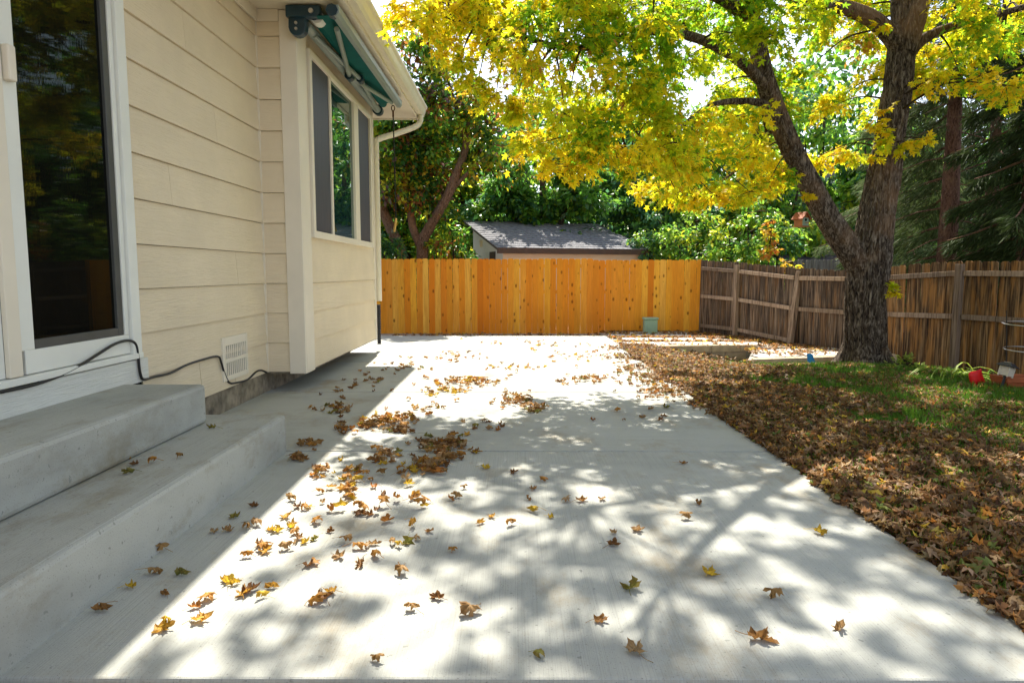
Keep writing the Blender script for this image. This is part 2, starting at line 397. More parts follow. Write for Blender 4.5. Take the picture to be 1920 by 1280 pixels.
# eave
EY1 = 14.15
part(MB().box(-6, -1.96, -4, EY1, SZ, SZ + .03), 'soffit', M['soffit'])
part(MB().box(-1.96, -1.935, -4, EY1 + .0, SZ - .03, SZ + .22), 'fascia', M['trim'])
part(MB().box(-6, -1.94, EY1, EY1 + .03, SZ - .03, SZ + .22), 'rake_board', M['trim'])
g = MB().prism([(-1.934, 0, SZ + .02), (-1.840, 0, SZ + .02), (-1.815, 0, SZ + .07), (-1.795, 0, SZ + .15), (-1.765, 0, SZ + .19), (-1.765, 0, SZ + .225), (-1.785, 0, SZ + .225), (-1.910, 0, SZ + .12), (-1.934, 0, SZ + .12)], (0, EY1 + .02, 0), (0, -4, 0))
gut = part(g, 'gutter', M['gutter'])
part(MB().add([(-1.80, -4, SZ + .235), (-1.80, EY1 + .08, SZ + .235), (-9, EY1 + .08, SZ + 3.2), (-9, -4, SZ + 3.2), (-1.80, -4, SZ + .26), (-1.80, EY1 + .08, SZ + .26), (-9, EY1 + .08, SZ + 3.25), (-9, -4, SZ + 3.25)],
     [(0,1,2,3),(7,6,5,4),(0,4,5,1),(1,5,6,2),(2,6,7,3),(3,7,4,0)]), 'roof', M['shingle'])
dp = curve_pts([(-1.88, 13.95, SZ + .02), (-1.88, 13.95, SZ - .10), (-1.95, 13.85, SZ - .22), (-2.23, 13.4, SZ - .44), (-2.52, 12.95, SZ - .64), (-2.56, 12.90, SZ - .75), (-2.56, 12.90, 2.6), (-2.56, 12.90, .95)], 34)
part(MB().tube(dp, .055, 8), 'downspout', M['gutter'], smooth=True)
cp = [(-2.575, 12.91, .88 - k * .0115) for k in range(66)]
part(MB().tube(cp, [.040 if k % 4 < 2 else .030 for k in range(66)], 10), 'drain_pipe', M['black'])
# sliding door
dx = WX + .01
door = part(MB().box(dx, dx + .075, 5.36, 5.485, .84, 4.3).box(dx, dx + .06, 2.6, 5.36, 4.15, 4.3).box(dx, dx + .085, 2.6, 5.485, .80, .845), 'sliding_door', M['white'], bevel=.006)
def dpart(mb, name, mat, **kw): o = mb.build(name, mat, door, **kw); o.matrix_parent_inverse = Matrix.Translation(house.location).inverted() @ Matrix(); o.matrix_parent_inverse = Matrix.Identity(4); return o
dpart(MB().box(dx + .005, dx + .05, 4.20, 5.355, .85, 1.0).box(dx + .005, dx + .05, 4.16, 4.29, 1.0, 4.15).box(dx + .005, dx + .05, 5.30, 5.355, 1.0, 4.15), 'panel_frame', M['white'], bevel=.005)
dpart(MB().box(dx + .03, dx + .062, 4.05, 4.16, .85, 4.15), 'meeting_stile', M['trim'], bevel=.005)
dpart(MB().box(dx + .01, dx + .04, 5.225, 5.298, 1.0, 4.15).box(dx + .01, dx + .04, 4.295, 5.225, 1.0, 1.06), 'screen_frame', M['screenframe'], bevel=.004)
dpart(MB().box(dx + .004, dx + .018, 4.29, 5.24, 1.03, 4.15), 'pane', M['glass_door'])
dpart(MB().box(dx + .004, dx + .03, 2.6, 4.05, .85, 4.15), 'fixed_pane', M['white'])
dpart(MB().box(dx + .05, dx + .10, 4.17, 4.235, 2.62, 2.83), 'handle', M['trim'], bevel=.01)
part(MB().box(WX - .02, WX + .07, 2.5, 5.59, .60, .79), 'kick_board', M['kick'], bevel=.005)
part(MB().box(WX - .02, WX + .02, 5.485, 5.60, .60, 1.0), 'filler_board', M['kick'])
# foundation vent in the siding
a = P(417, 690, X=WX + .03); b = P(461, 620, X=WX + .03)
vy0, vy1, vz0, vz1 = a.y, b.y, .335, .80
vent = part(MB().box(WX + .0, WX + .045, vy0, vy0 + .05, vz0, vz1).box(WX, WX + .045, vy1 - .05, vy1, vz0, vz1).box(WX, WX + .045, vy0 + .05, vy1 - .05, vz0, vz0 + .05)
            .box(WX, WX + .045, vy0 + .05, vy1 - .05, vz1 - .09, vz1).box(WX, WX + .045, vy0 + .05, vy1 - .05, (vz0 + vz1) / 2 - .04, (vz0 + vz1) / 2), 'foundation_vent', M['trim'], bevel=.004)
nb = 11
for k in range(nb):
    y = vy0 + .05 + (vy1 - vy0 - .1) * (k + .5) / nb
    o = MB().box(WX + .02, WX + .04, y - .011, y + .011, vz0 + .04, vz1 - .08).build('bar', M['trim'], vent)
o = MB().box(WX + .015, WX + .029, vy0 + .03, vy1 - .03, vz0 + .03, vz1 - .04).build('backing', M['dark'], vent)
# bay window
wx = BX + .008; wz0, wz1 = 1.93, 4.27
win = part(MB().box(wx, wx + .06, 8.83, 8.92, wz0, wz1).box(wx, wx + .06, 12.42, 12.52, wz0, wz1).box(wx, wx + .06, 8.92, 12.42, wz0, wz0 + .09).box(wx, wx + .06, 8.92, 12.42, wz1 - .08, wz1)
           .box(wx, wx + .045, 9.80, 9.88, wz0 + .09, wz1 - .08).box(wx, wx + .055, 11.2, 11.5, wz0 + .09, wz1 - .08), 'window', M['trim'], bevel=.006)
MB().box(wx, wx + .022, 8.92, 9.80, wz0 + .09, wz1 - .08).build('insect_screen', M['screen'], win)
MB().box(wx, wx + .022, 11.5, 12.42, wz0 + .09, wz1 - .08).build('insect_screen', M['screen'], win)
MB().box(wx, wx + .015, 9.88, 11.2, wz0 + .09, wz1 - .08).build('pane', M['glass_win'], win)

# ---- concrete steps
st = empty('concrete_steps', (-2.5, 4, 0)); tag(st, 'two broad grey concrete steps below the sliding door', 'steps')
for (x0, x1, z0, z1, y1, nm) in ((-3.13, -1.9, -.1, .315, 5.58, 'lower_step'), (-3.12, -2.41, .316, .62, 5.26, 'upper_step')):
    o = MB().box(x0, x1, -1.5, y1, z0, z1).build(nm, M['conc_step'], st, bevel=.03); o.matrix_parent_inverse = Matrix.Translation(st.location).inverted()
# ---- black cable
cpx = [(-30, 743), (0, 735), (60, 722), (110, 705), (150, 685), (185, 663), (215, 645), (240, 638), (254, 645), (259, 668), (263, 700), (270, 711)]
c1 = [P(u, v, X=WX + .085) for u, v in cpx]
cpx = [(290, 706), (320, 699), (350, 684), (380, 674), (408, 668), (415, 680), (421, 700), (430, 717), (445, 717), (465, 711), (480, 697), (490, 694), (500, 698)]
c2 = [P(u, v, X=WX + .038) for u, v in cpx]
tag(MB().tube(curve_pts(c1 + c2, 130), .011, 8).build('cable', M['black'], smooth=True), 'thin black cable clipped along the bottom of the house siding', 'cable')

# ---- awning
aw = empty('awning', (-2.5, 8.4, 4.3)); tag(aw, 'folded green retractable awning with grey arms under the eave', 'awning')
def apart(mb, name, mat, **kw):
    o = mb.build(name, mat, aw, **kw); o.matrix_parent_inverse = Matrix.Translation(aw.location).inverted(); o.location.z = .075; return o
apart(MB().tube([(-2.49, 8.45, 4.345), (-2.49, 12.75, 4.345)], .062, 14), 'torsion_bar', M['alu'], smooth=False)
apart(MB().tube([(-2.36, 8.35, 4.42), (-2.36, 12.6, 4.42)], .068, 16), 'fabric_roll', M['fabric'], smooth=True)
apart(MB().prism([(-2.34, 0, 4.36), (-2.06, 0, 4.375), (-2.06, 0, 4.383), (-2.34, 0, 4.368)], (0, 12.35, 0), (0, 8.25, 0)), 'fabric_sheet', M['fabric'])
apart(MB().prism([(-2.08, 0, 4.30), (-2.02, 0, 4.30), (-1.99, 0, 4.34), (-1.99, 0, 4.42), (-2.08, 0, 4.42)], (0, 12.4, 0), (0, 8.05, 0)), 'front_bar', M['alu'], bevel=.006)
def arm(a, e, b):
    for p, q in ((a, e), (e, b)):
        apart(MB().tube([p, q], .032, 8), 'arm_tube', M['alu'])
    apart(MB().tube([(e[0], e[1] - .07, e[2]), (e[0], e[1] + .07, e[2])], .06, 10), 'elbow_joint', M['teal_metal'])
arm((-2.12, 8.45, 4.29), (-2.40, 10.25, 4.24), (-2.10, 12.0, 4.29))
arm((-2.46, 8.7, 4.30), (-2.30, 10.5, 4.27), (-2.44, 12.5, 4.30))
apart(MB().prism([(-2.66, 0, 4.36), (-2.30, 0, 4.36), (-2.26, 0, 4.40), (-2.26, 0, 4.49), (-2.66, 0, 4.49)], (0, 8.36, 0), (0, 8.24, 0)), 'bracket', M['teal_metal'], bevel=.012)
apart(MB().prism([(-2.64, 0, 4.37), (-2.64, 0, 4.25)] + [(-2.54 + .10 * math.cos(t), 0, 4.25 + .09 * math.sin(t)) for t in np.linspace(math.pi, 2 * math.pi, 9)] + [(-2.44, 0, 4.37)], (0, 8.40, 0), (0, 8.28, 0)), 'gear_box', M['teal_metal'], bevel=.01)
apart(MB().tube([(-2.36, 8.22, 4.42), (-2.36, 8.24, 4.42)], .028, 14), 'axle_bolt', M['steel'])
for zz in (4.30, 4.235): apart(MB().tube([(-2.55, 8.262, zz), (-2.55, 8.282, zz)], .017, 10), 'bolt', M['steel'])
apart(MB().tube([(-2.49, 12.72, 4.345), (-2.49, 12.86, 4.345)], .09, 14), 'end_cap', M['teal_metal'])
apart(MB().tube([(-2.33, 8.35, 4.40), (-2.33, 8.5, 4.40)], .08, 14), 'roll_end_ring', M['white'])
apart(MB().tube([(-2.07, 8.04, 4.36), (-2.07, 8.16, 4.36)], .07, 8), 'bar_end_cap', M['teal_metal'])
cx, cy = -2.08, 12.0
ring = [(cx + .028 * math.cos(t), cy, 4.20 + .045 * math.sin(t)) for t in np.linspace(0, 2 * math.pi, 17)]
apart(MB().tube(ring, .009, 6), 'crank_eye', M['rust'], smooth=True)
apart(MB().tube([(cx, cy, 4.16), (cx, cy, 4.05)], .016, 8), 'crank_hook', M['rust'])
apart(MB().tube([(cx, cy, 4.05), (cx + .02, cy, 2.3)], .011, 6), 'crank_rod', M['black'])
apart(MB().tube([(cx + .03, cy - .05, 2.34), (cx - .02, cy + .03, 2.12)], .02, 8), 'crank_handle', plain('yellow wood handle', (.6, .38, .1)))

# ================================================================== FENCES
def picket_mesh(name, w_, h, th, mat, ear=.03):
    pr = [(-w_/2, 0, 0), (w_/2, 0, 0), (w_/2, 0, h - ear), (w_/2 - ear, 0, h), (-w_/2 + ear, 0, h), (-w_/2, 0, h - ear)]
    return MB().prism(pr, (0, -th / 2, 0), (0, th / 2, 0)).mesh(name, mat)
FY = 17.4
cf = empty('cedar_fence', (.5, FY, 0)); tag(cf, 'new orange cedar picket fence across the far end of the patio', 'fence')
x = -5.2
pm = [picket_mesh('picket', .152, 1.92, .018, M['cedar'], .028) for _ in range(1)]
while x < 4.72:
    o = link('picket', pm[0], cf); o.location = (x - .5, random.uniform(-.006, .006), -.09 + random.uniform(-.008, .008) + (-.03 if x > 2 else 0)); o.rotation_euler = (0, R(random.uniform(-.25, .25)), 0)
    x += .1545
for zz in (.2, .95, 1.6):
    o = MB().box(-5.2, 4.72, .012, .05, zz, zz + .09).build('rail', M['cedar'], cf); o.location.x = -.5
of = empty('old_fence', (6, 14, 0)); tag(of, 'weathered brown wooden fence sagging along the right side behind the maple', 'fence')
def onfence(o): o.matrix_parent_inverse = Matrix.Translation(of.location).inverted()
fdir = Vector((-.431, 1, 0)).normalized(); fnorm = Vector((-fdir.y, fdir.x, 0))   # towards the lawn
ang = math.atan2(fdir.y, fdir.x)
def ftop(y): return float(np.interp(y, [2, 9, 10.4, 11.3, 12.5, 13.5, 14.5, 16.1, 17.4], [1.65, 1.66, 1.66, 1.68, 1.60, 1.53, 1.58, 1.72, 1.80]))
def fbot(y): return float(np.interp(y, [2, 11.3, 14.5, 16.1], [-.2, -.2, -.17, -.05]))
y = 17.35; k = 0
while y > 1.0:
    h = ftop(y) - fbot(y) + random.uniform(-.012, .012)
    me = picket_mesh('picket', .138, h, .018, M['oldlit'] if y < 12.9 else M['old'], .03)
    o = link('picket', me, of); onfence(o)
    o.location = (fx(y), y, fbot(y)); o.rotation_euler = (R(random.uniform(-.4, .4)), R(random.uniform(-.7, .7)), ang)
    y -= .1425 * fdir.y
posts = [16.1, 14.45, 12.9, 11.28, 9.2, 7.1, 5.0, 2.9]
for i, py in enumerate(posts):
    c = Vector((fx(py), py, 0)) + fnorm * .065; t = ftop(py) - .06; lean = Vector((.0, 0, 0))
    if i == 1: lean = Vector((.16, -.0, 0))
    b = c - lean * .6
    s_, n_ = fdir * .052, fnorm * .052
    mb = MB(); lo, hi = fbot(py) - .1, t
    q = [b - s_ - n_, b + s_ - n_, b + s_ + n_, b - s_ + n_]; q2 = [p + lean for p in q]
    mb.add([(*p.xy, lo) for p in q] + [(*p.xy, hi) for p in q2], [(0,3,2,1),(4,5,6,7),(0,1,5,4),(1,2,6,5),(2,3,7,6),(3,0,4,7)])
    onfence(mb.build('post', M['rail'], of, bevel=.006))
ends = [17.35] + posts + [1.0]
for a, b in zip(ends[:-1], ends[1:]):
    for lev in (0, 1, 2):
        pa, pb = a - .06, b + .06
        def rz(y): return (ftop(y) - .25, .5 * (ftop(y) + fbot(y)) - .02, fbot(y) + .16)[lev]
        if lev == 2 and b < 14: continue
        A = Vector((fx(pa), pa, rz(pa))) + fnorm * .03; B = Vector((fx(pb), pb, rz(pb))) + fnorm * .03
        hgt = .085; n_ = fnorm * .038
        onfence(MB().add([A - n_*.4, B - n_*.4, B + n_, A + n_] + [p + Vector((0, 0, hgt)) for p in (A - n_*.4, B - n_*.4, B + n_, A + n_)],
                 [(0,1,2,3),(7,6,5,4),(0,4,5,1),(1,5,6,2),(2,6,7,3),(3,7,4,0)]).build('rail', M['rail'], of, bevel=.005))
ff = empty('grey_fence', (9, 22, 0)); tag(ff, 'far grey picket fence in the neighbouring yard beyond the old fence', 'fence')
gm = picket_mesh('picket', .125, 2.35, .018, M['greywood'], .03)
x = 5.6
while x < 13:
    o = link('picket', gm, ff); o.location = (x - 9, random.uniform(-.01, .01), -.45 + random.uniform(-.015, .015)); x += .135

# ---- shed beyond the cedar fence
sh = empty('shed', (-.44, 21, .10)); tag(sh, 'pale shed with grey lean-to roof behind the cedar fence', 'shed'); sh.rotation_euler = (0, 0, R(20))
MB().box(.15, 5.0, .18, 3.4, -.5, 1.98).prism([(.15, .18, 1.98), (.15, 3.4, 1.98), (.15, 3.4, 2.98)], (0, 0, 0), (4.85, 0, 0)).build('wall', M['whitewall'], sh)
rf = MB().prism([(0, -.05, 2.06), (0, 3.62, 3.12), (0, 3.62, 3.18), (0, -.05, 2.12)], (-.12, 0, 0), (5.15, 0, 0)).build('roof', M['brownfascia'], sh)
sl = 1.06 / 3.67
for k in range(14):
    y0 = -.07 + k * .265; y1 = y0 + .30
    MB().prism([(0, y0, 2.125 + (y0 + .05) * sl + .012), (0, y1, 2.125 + (y1 + .05) * sl + .002), (0, y1, 2.125 + (y1 + .05) * sl + .010), (0, y0, 2.125 + (y0 + .05) * sl + .030)], (-.13, 0, 0), (5.16, 0, 0)).build('shingle_course', M['roofgrey'], rf)
MB().box(-.12, 5.15, -.09, -.05, 1.96, 2.13).build('fascia', M['brownfascia'], sh)
MB().box(.135, .15, .9, 1.5, 1.2, 2.05).build('window', M['brownfascia'], sh)
MB().box(.12, .152, 2.3, 2.34, 2.25, 2.45).box(.12, .152, 2.4, 2.44, 2.25, 2.47).box(.12, .152, 2.5, 2.54, 2.25, 2.49).build('gable_vent', M['siding'], sh)

# ---- neighbour's house and outbuilding, far right
nh = empty('neighbour_house', (16, 38, 0)); tag(nh, 'pale yellow house wall with arched window glimpsed behind the maple limb', 'house')
MB().box(-3, 5, 0, 6, -.5, 5.2).build('wall', M['yellowwall'], nh)
MB().prism([(-3.6, 0, 5.2), (5.6, 0, 5.2), (1, 0, 7.4)], (0, -.6, 0), (0, 6.6, 0)).build('roof', M['roofgrey'], nh)
q = P(1524, 440, Y=37.9) - Vector((16, 38, 0))
MB().prism([(q.x + .75 * math.cos(t), 0, q.z - .3 + .75 * math.sin(t)) for t in np.linspace(0, math.pi, 13)], (0, -.06, 0), (0, .02, 0)).build('arched_window', M['dark'], nh)
ns = empty('neighbour_shed', (0, 0, 0)); tag(ns, 'low outbuilding with purple grey shingle roof behind the far grey fence', 'shed')
a = P(1470, 499, Y=25); b = P(1572, 499, Y=25)
MB().box(a.x, b.x + .8, 25.2, 28, -.5, a.z).build('wall', M['greywood'], ns)
r2 = MB().prism([(0, 24.9, a.z), (0, 28.2, a.z + .62), (0, 28.2, a.z + .68), (0, 24.9, a.z + .06)], (a.x - .3, 0, 0), (b.x + 1.1, 0, 0)).build('roof', M['brownfascia'], ns)
for k in range(9):
    y0 = 24.88 + k * .37; zz = a.z + .065 + k * .37 * .188
    MB().prism([(0, y0, zz), (0, y0 + .4, zz + .08), (0, y0 + .4, zz + .095), (0, y0, zz + .04)], (a.x - .31, 0, 0), (b.x + 1.11, 0, 0)).build('shingle_course', plain('purple grey shingle', (.14, .12, .17), .9, .2, .3, 12), r2)

# ================================================================== LEAVES AND TREES
def maple_template(curl=.22):
    pts = [(0, 0), (.40, -.02), (.15, .24), (.30, .32), (.56, .62), (.11, .50), (.17, .70), (0, 1.06), (-.17, .70), (-.11, .50), (-.56, .62), (-.30, .32), (-.15, .24), (-.40, -.02)]
    V = [(0, .33, .05)] + [(x, y - .0, -curl * abs(x) - .12 * max(0, y - .4)) for x, y in pts]
    n = len(pts); F = [(0, 1 + i, 1 + (i + 1) % n) for i in range(n)]
    return np.array(V) - np.array([0, 0, 0]), np.array(F)
def diamond_template():
    V = np.array([(0, 0, 0), (.28, .45, -.06), (0, 1, -.10), (-.28, .45, -.06), (0, .45, .04)]); F = np.array([(0, 1, 4), (1, 2, 4), (2, 3, 4), (3, 0, 4)]); return V, F
def scatter(T, pos, fwd, nrm, size, col):
    """instances of template T as one big vertex array"""
    V, F = T; n = len(pos); k = V.shape[-2]
    fwd = fwd / (np.linalg.norm(fwd, axis=1, keepdims=True) + 1e-9)
    side = np.cross(fwd, nrm); side /= (np.linalg.norm(side, axis=1, keepdims=True) + 1e-9); nn = np.cross(side, fwd)
    loc = V[None, :, :] if V.ndim == 2 else V
    P_ = pos[:, None, :] + size[:, None, None] * (loc[..., 0:1] * side[:, None] + loc[..., 1:2] * fwd[:, None] + loc[..., 2:3] * nn[:, None])
    FF = (F[None] + (np.arange(n) * k)[:, None, None]).reshape(-1, F.shape[1])
    return P_.reshape(-1, 3), FF, np.repeat(col, k, axis=0)
def unit(n): v = rng.normal(size=(n, 3)); return v / np.linalg.norm(v, axis=1, keepdims=True)
def cluster_leaves(c, r, n, twigs, flat=.55, droop=.45):
    """leaf positions and directions on short drooping twigs around a cluster centre"""
    d = unit(twigs); d[:, 2] *= flat; L = r * rng.uniform(.55, 1.25, twigs)
    k = rng.integers(0, twigs, n); t = rng.uniform(.12, 1, n) ** .7
    pos = c + d[k] * (L[k] * t)[:, None]; pos[:, 2] -= droop * r * t ** 2 * .6
    pos += rng.normal(size=(n, 3)) * r * .14
    f = d[k] + unit(n) * .9; f[:, 2] -= .55
    nr = unit(n) * .75; nr[:, 2] += 1.0
    tw = [(c, c + d[i] * L[i] * .55 + np.array([0, 0, -droop * r * .15]), c + d[i] * L[i] + np.array([0, 0, -droop * r * .6])) for i in range(twigs)]
    return pos, f, nr, tw
def jitter_col(base, n, v=.22, hue=.08):
    c = np.tile(np.asarray(base, float), (n, 1)) if np.ndim(base) == 1 else np.array(base, float)
    c *= rng.uniform(1 - v, 1 + v, (n, 1)); c *= rng.uniform(1 - hue, 1 + hue, (n, 3)); return np.clip(c, .004, .95)

YEL = np.array((.88, .71, .02)); YGR = np.array((.60, .66, .02)); GRN = np.array((.22, .42, .02)); ORB = np.array((.60, .32, .05)); GOLD = np.array((.90, .64, .02))
# ---- the maple
mp = empty('maple_tree', (5.95, 11.45, -.1)); tag(mp, 'big two-limbed maple with yellow and green autumn leaves on the lawn', 'tree')
def mpart(me, name): o = link(name, me, mp); o.matrix_parent_inverse = Matrix.Translation(mp.location).inverted(); return o
def barky(scale=1.0, amp=.07):
    def f(i, an, p):
        q = Vector((math.cos(an) * 2.6 * scale, math.sin(an) * 2.6 * scale, p.z * .9 + p.x * .4))
        rdg = abs(mnoise.noise(q * 1.6)) * 1.6 + abs(mnoise.noise(q * 3.7)) * .7
        return 1 - amp * 1.0 + amp * 1.8 * min(rdg, 1) + .05 * mnoise.noise(Vector((math.cos(an), math.sin(an), p.z * 1.3)))
    return f
def flare(i, an, p):
    b = barky(1.5, .10)(i, an, p)
    k = max(0, .55 - (p.z + .12)) / .55
    return b * (1 + k * k * (.60 + .42 * math.sin(an * 5 + 1.0) + .25 * math.sin(an * 3)))
TY = 11.45
mb = MB()
trunk_px = [(1622, 716), (1622, 690), (1622, 640), (1622, 590), (1624, 540), (1630, 490), (1640, 430), (1650, 370), (1662, 300), (1673, 230), (1683, 160), (1690, 100), (1693, 40), (1690, -40), (1680, -160), (1660, -330), (1640, -520)]
wid = [76, 74, 70, 69, 70, 70, 62, 58, 52, 48, 46, 45, 40, 38, 34, 28, 16]
tp = [P(u, v, Y=TY) for u, v in trunk_px]
n = 260; trunk_path = curve_pts(tp, n)
mb.tube(trunk_path, [x / 2 * 11.45 / 1280 for x in lerp_list(wid, n)], 96, rough=flare)
limbs = []
def limb(px, wd, n=90, seg=28, amp=.06):
    path = curve_pts([P(u, v, Y=Y_) for u, v, Y_ in px], n)
    mb.tube(path, [max(.004, x / 2 * 11.4 / 1280) for x in lerp_list(wd, n)], seg, rough=barky(1.2, amp)); limbs.append(path); return path
limbs.append(trunk_path[95:])
limb([(1628, 530, 11.45), (1600, 480, 11.4), (1560, 420, 11.3), (1520, 350, 11.2), (1485, 280, 11.1), (1455, 210, 11.0), (1432, 140, 10.85), (1415, 60, 10.7), (1395, -30, 10.5), (1340, -200, 10.1), (1290, -420, 9.7)], [50, 47, 42, 39, 36, 34, 31, 28, 24, 17, 5], 170, 64, .09)
limb([(1688, 90, 11.4), (1665, 62, 11.35), (1630, 33, 11.2), (1580, 14, 11.0), (1520, 3, 10.7), (1450, -20, 10.3), (1330, -60, 9.7), (1150, -130, 9.0), (960, -170, 8.4)], [34, 31, 28, 25, 22, 20, 16, 11, 4])
limb([(1695, 95, 11.4), (1715, 40, 11.3), (1735, -20, 11.2), (1790, -150, 10.8), (1850, -300, 10.4)], [40, 36, 32, 22, 8])
limb([(1700, 110, 11.45), (1730, 75, 11.4), (1790, 48, 11.2), (1860, 30, 11.0), (1960, 0, 10.7), (2100, -60, 10.2)], [22, 19, 15, 12, 9, 3], 60, 14)
limb([(1440, 165, 10.9), (1380, 110, 10.4), (1300, 70, 9.9), (1200, 60, 9.5), (1080, 90, 9.2), (980, 70, 9.0), (860, 40, 8.8)], [20, 17, 14, 11, 9, 6, 3], 70, 12)
limb([(1455, 200, 11.0), (1400, 190, 10.7), (1330, 200, 10.4), (1250, 260, 10.1), (1170, 310, 9.9)], [14, 12, 9, 7, 3], 60, 10)
limb([(1500, 300, 11.15), (1470, 240, 11.6), (1430, 260, 12.0), (1380, 320, 12.2), (1300, 370, 12.0)], [12, 10, 8, 6, 3], 60, 10)
limb([(1410, 40, 10.7), (1340, -10, 9.6), (1250, -20, 8.6), (1150, -60, 7.4), (1020, -180, 6.2)], [24, 20, 16, 11, 4], 60, 12)
limb([(1395, -30, 10.5), (1430, -160, 9.0), (1500, -360, 7.4), (1600, -700, 6.0)], [26, 20, 14, 5], 60, 12)
limb([(1680, -160, 11.4), (1760, -320, 10.0), (1860, -560, 8.4)], [24, 18, 5], 50, 12)
mpart(mb.mesh('trunk', M['bark'], True), 'trunk')
limb_pts = np.array([tuple(p) for L_ in limbs for p in L_[::3]])
UB = [740, 790, 850, 900, 960, 1010, 1060, 1110, 1150, 1180, 1250, 1310, 1400, 1450, 1500, 1560, 1620, 1650, 1700, 1760, 1830, 1880, 1990]
VB = [25, 70, 130, 190, 225, 325, 345, 325, 285, 375, 390, 398, 392, 370, 330, 320, 320, 280, 200, 180, 165, 205, 190]
clusters = []
tries = 0
while len(clusters) < 140 and tries < 9000:
    tries += 1
    u = rng.uniform(745, 1960); v = rng.uniform(-70, 385)
    vb = np.interp(u, UB, VB)
    Yc = rng.uniform(8.3, 10.4) if u < 1250 else rng.uniform(9.0, 13.2)
    if 1560 < u < 1760: Yc = rng.uniform(11.9, 13.6)
    if v > 70 and abs(u - np.interp(v, [60, 140, 210, 280, 350, 420], [1415, 1432, 1455, 1485, 1520, 1560])) < 75: Yc = rng.uniform(11.7, 13.2)
    r = rng.uniform(.38, .62); rp = r * 1280 / Yc
    if v + rp * .80 > vb: continue
    if 1460 < u < 1700 and v > 60 and rng.random() < .5: continue
    if u > 1700 and rng.random() < .35: continue
    if ((u - 1700) ** 2 + (v - 100) ** 2) < 100 ** 2 and Yc < 11.9: continue
    if abs(u - 948) < 22 and abs(v - 95) < 35: continue
    p = np.array(P(u, v, Y=Yc)); 
    if any(np.linalg.norm(p - q[0]) < .36 for q in clusters): continue
    edge = np.clip((vb - v) / 200, 0, 1)
    clusters.append((p, r, u, v, edge))
# fringe sprays that draw the crown's lower edge
for u in list(range(760, 1480, 34)) + [1500, 1535, 1570, 1600] + list(range(1720, 1960, 40)):
    vb = np.interp(u, UB, VB); Yc = rng.uniform(8.6, 9.9) if u < 1180 else rng.uniform(9.6, 12)
    if 1490 < u < 1700: Yc = 12.8
    clusters.append((np.array(P(u, vb - 30, Y=Yc)), .30, u, vb - 30, .1))
for (u, v, Y_, r) in [(1645, 230, 11.0, .16), (1660, 262, 11.0, .22), (1700, 265, 11.0, .24), (1735, 262, 11.05, .18), (1640, 295, 11.0, .14), (1660, 205, 11, .1), (1672, 532, 11.0, .10), (1676, 548, 11.0, .08), (1655, 45, 10.9, .12), (1520, 365, 11.0, .1), (1660, 240, 11.0, .2)]:
    clusters.append((np.array(P(u, v, Y=Y_)), r, u, v, .2))
nvis = len(clusters)
# unseen upper crown, sprays added where they cast dapples on the patio
for ix in range(36):
    for iy in range(21):
        sx = -1.35 + (ix + rng.random()) * .295; sy = -1.0 + (iy + rng.random()) * .285
        if sx < -.5 and sy > 4.2: continue
        hz = rng.uniform(6.0, 12.5); p = np.array((sx - .048 * hz, sy + .755 * hz, hz))
        if hz < CAMZ + .40 * p[1] + .25: hz = 12.8; p = np.array((sx - .048 * hz, sy + .755 * hz, hz))
        if rng.random() < (.14 if sx > -.2 else .36): continue
        clusters.append((p, rng.uniform(.17, .27), 0, 0, .8))
LV, LF, LC, base = [], [], [], 0
TM = maple_template(); tw_mb = MB()
for ci, (c, r, u, v, edge) in enumerate(clusters):
    vis = ci < nvis
    nl = int((245 if vis else 150) * (r / .5) ** 1.6) + (10 if vis else 0)
    pos, f, nr, tw = cluster_leaves(c, r, nl, 8 if r > .25 else 4)
    if vis and u:
        gness = 1.2 * np.exp(-((u - 1330) / 230) ** 2 - ((v - 50) / 150) ** 2) + .55 * np.exp(-((u - 1880) / 90) ** 2)
        brn = np.exp(-((u - 1050) / 70) ** 2 - ((v - 90) / 60) ** 2)
        wts = np.array([.8 * (1 - .75 * gness), .80, .16 + 1.2 * gness, .02 + .5 * brn, .55 * (1 - edge)])
    else: wts = np.array([.5, .6, .5, .05, .1])
    wts = np.clip(wts, .01, None) / np.clip(wts, .01, None).sum()
    ch = rng.choice(5, nl, p=wts); main = rng.choice(5, p=wts); ch[rng.random(nl) < .45] = main
    col = jitter_col(np.stack([YEL, YGR, GRN, ORB, GOLD])[ch], nl, .2, .08)
    a, b, cc = scatter(TM, pos, f, nr, rng.uniform(.065, .118, nl) if vis else rng.uniform(.08, .14, nl), col)
    LV.append(a); LF.append(b + base); LC.append(cc); base += len(a)
    d = np.linalg.norm(limb_pts - c, axis=1) + np.clip(limb_pts[:, 2] - c[2] - .6, 0, None) * .8
    s = Vector(limb_pts[d.argmin()]); e = Vector(c); mid = (s + e) / 2 + Vector((0, 0, .12 * (e - s).length))
    if (e - s).length < 4.5 and (vis or ci % 3 == 0): tw_mb.tube(curve_pts([s, mid, e], 9), lerp_list([.022 if vis else .016, .011, .005], 9), 5, cap=False)
    for q in tw[:6 if vis else 3]: tw_mb.tube([Vector(x) for x in q], [.006, .0045, .003], 3, cap=False)
mpart(np_mesh('crown', np.concatenate(LV), np.concatenate(LF), M['leaf'], np.concatenate(LC)), 'crown')
mpart(tw_mb.mesh('branch', M['twig']), 'branch')

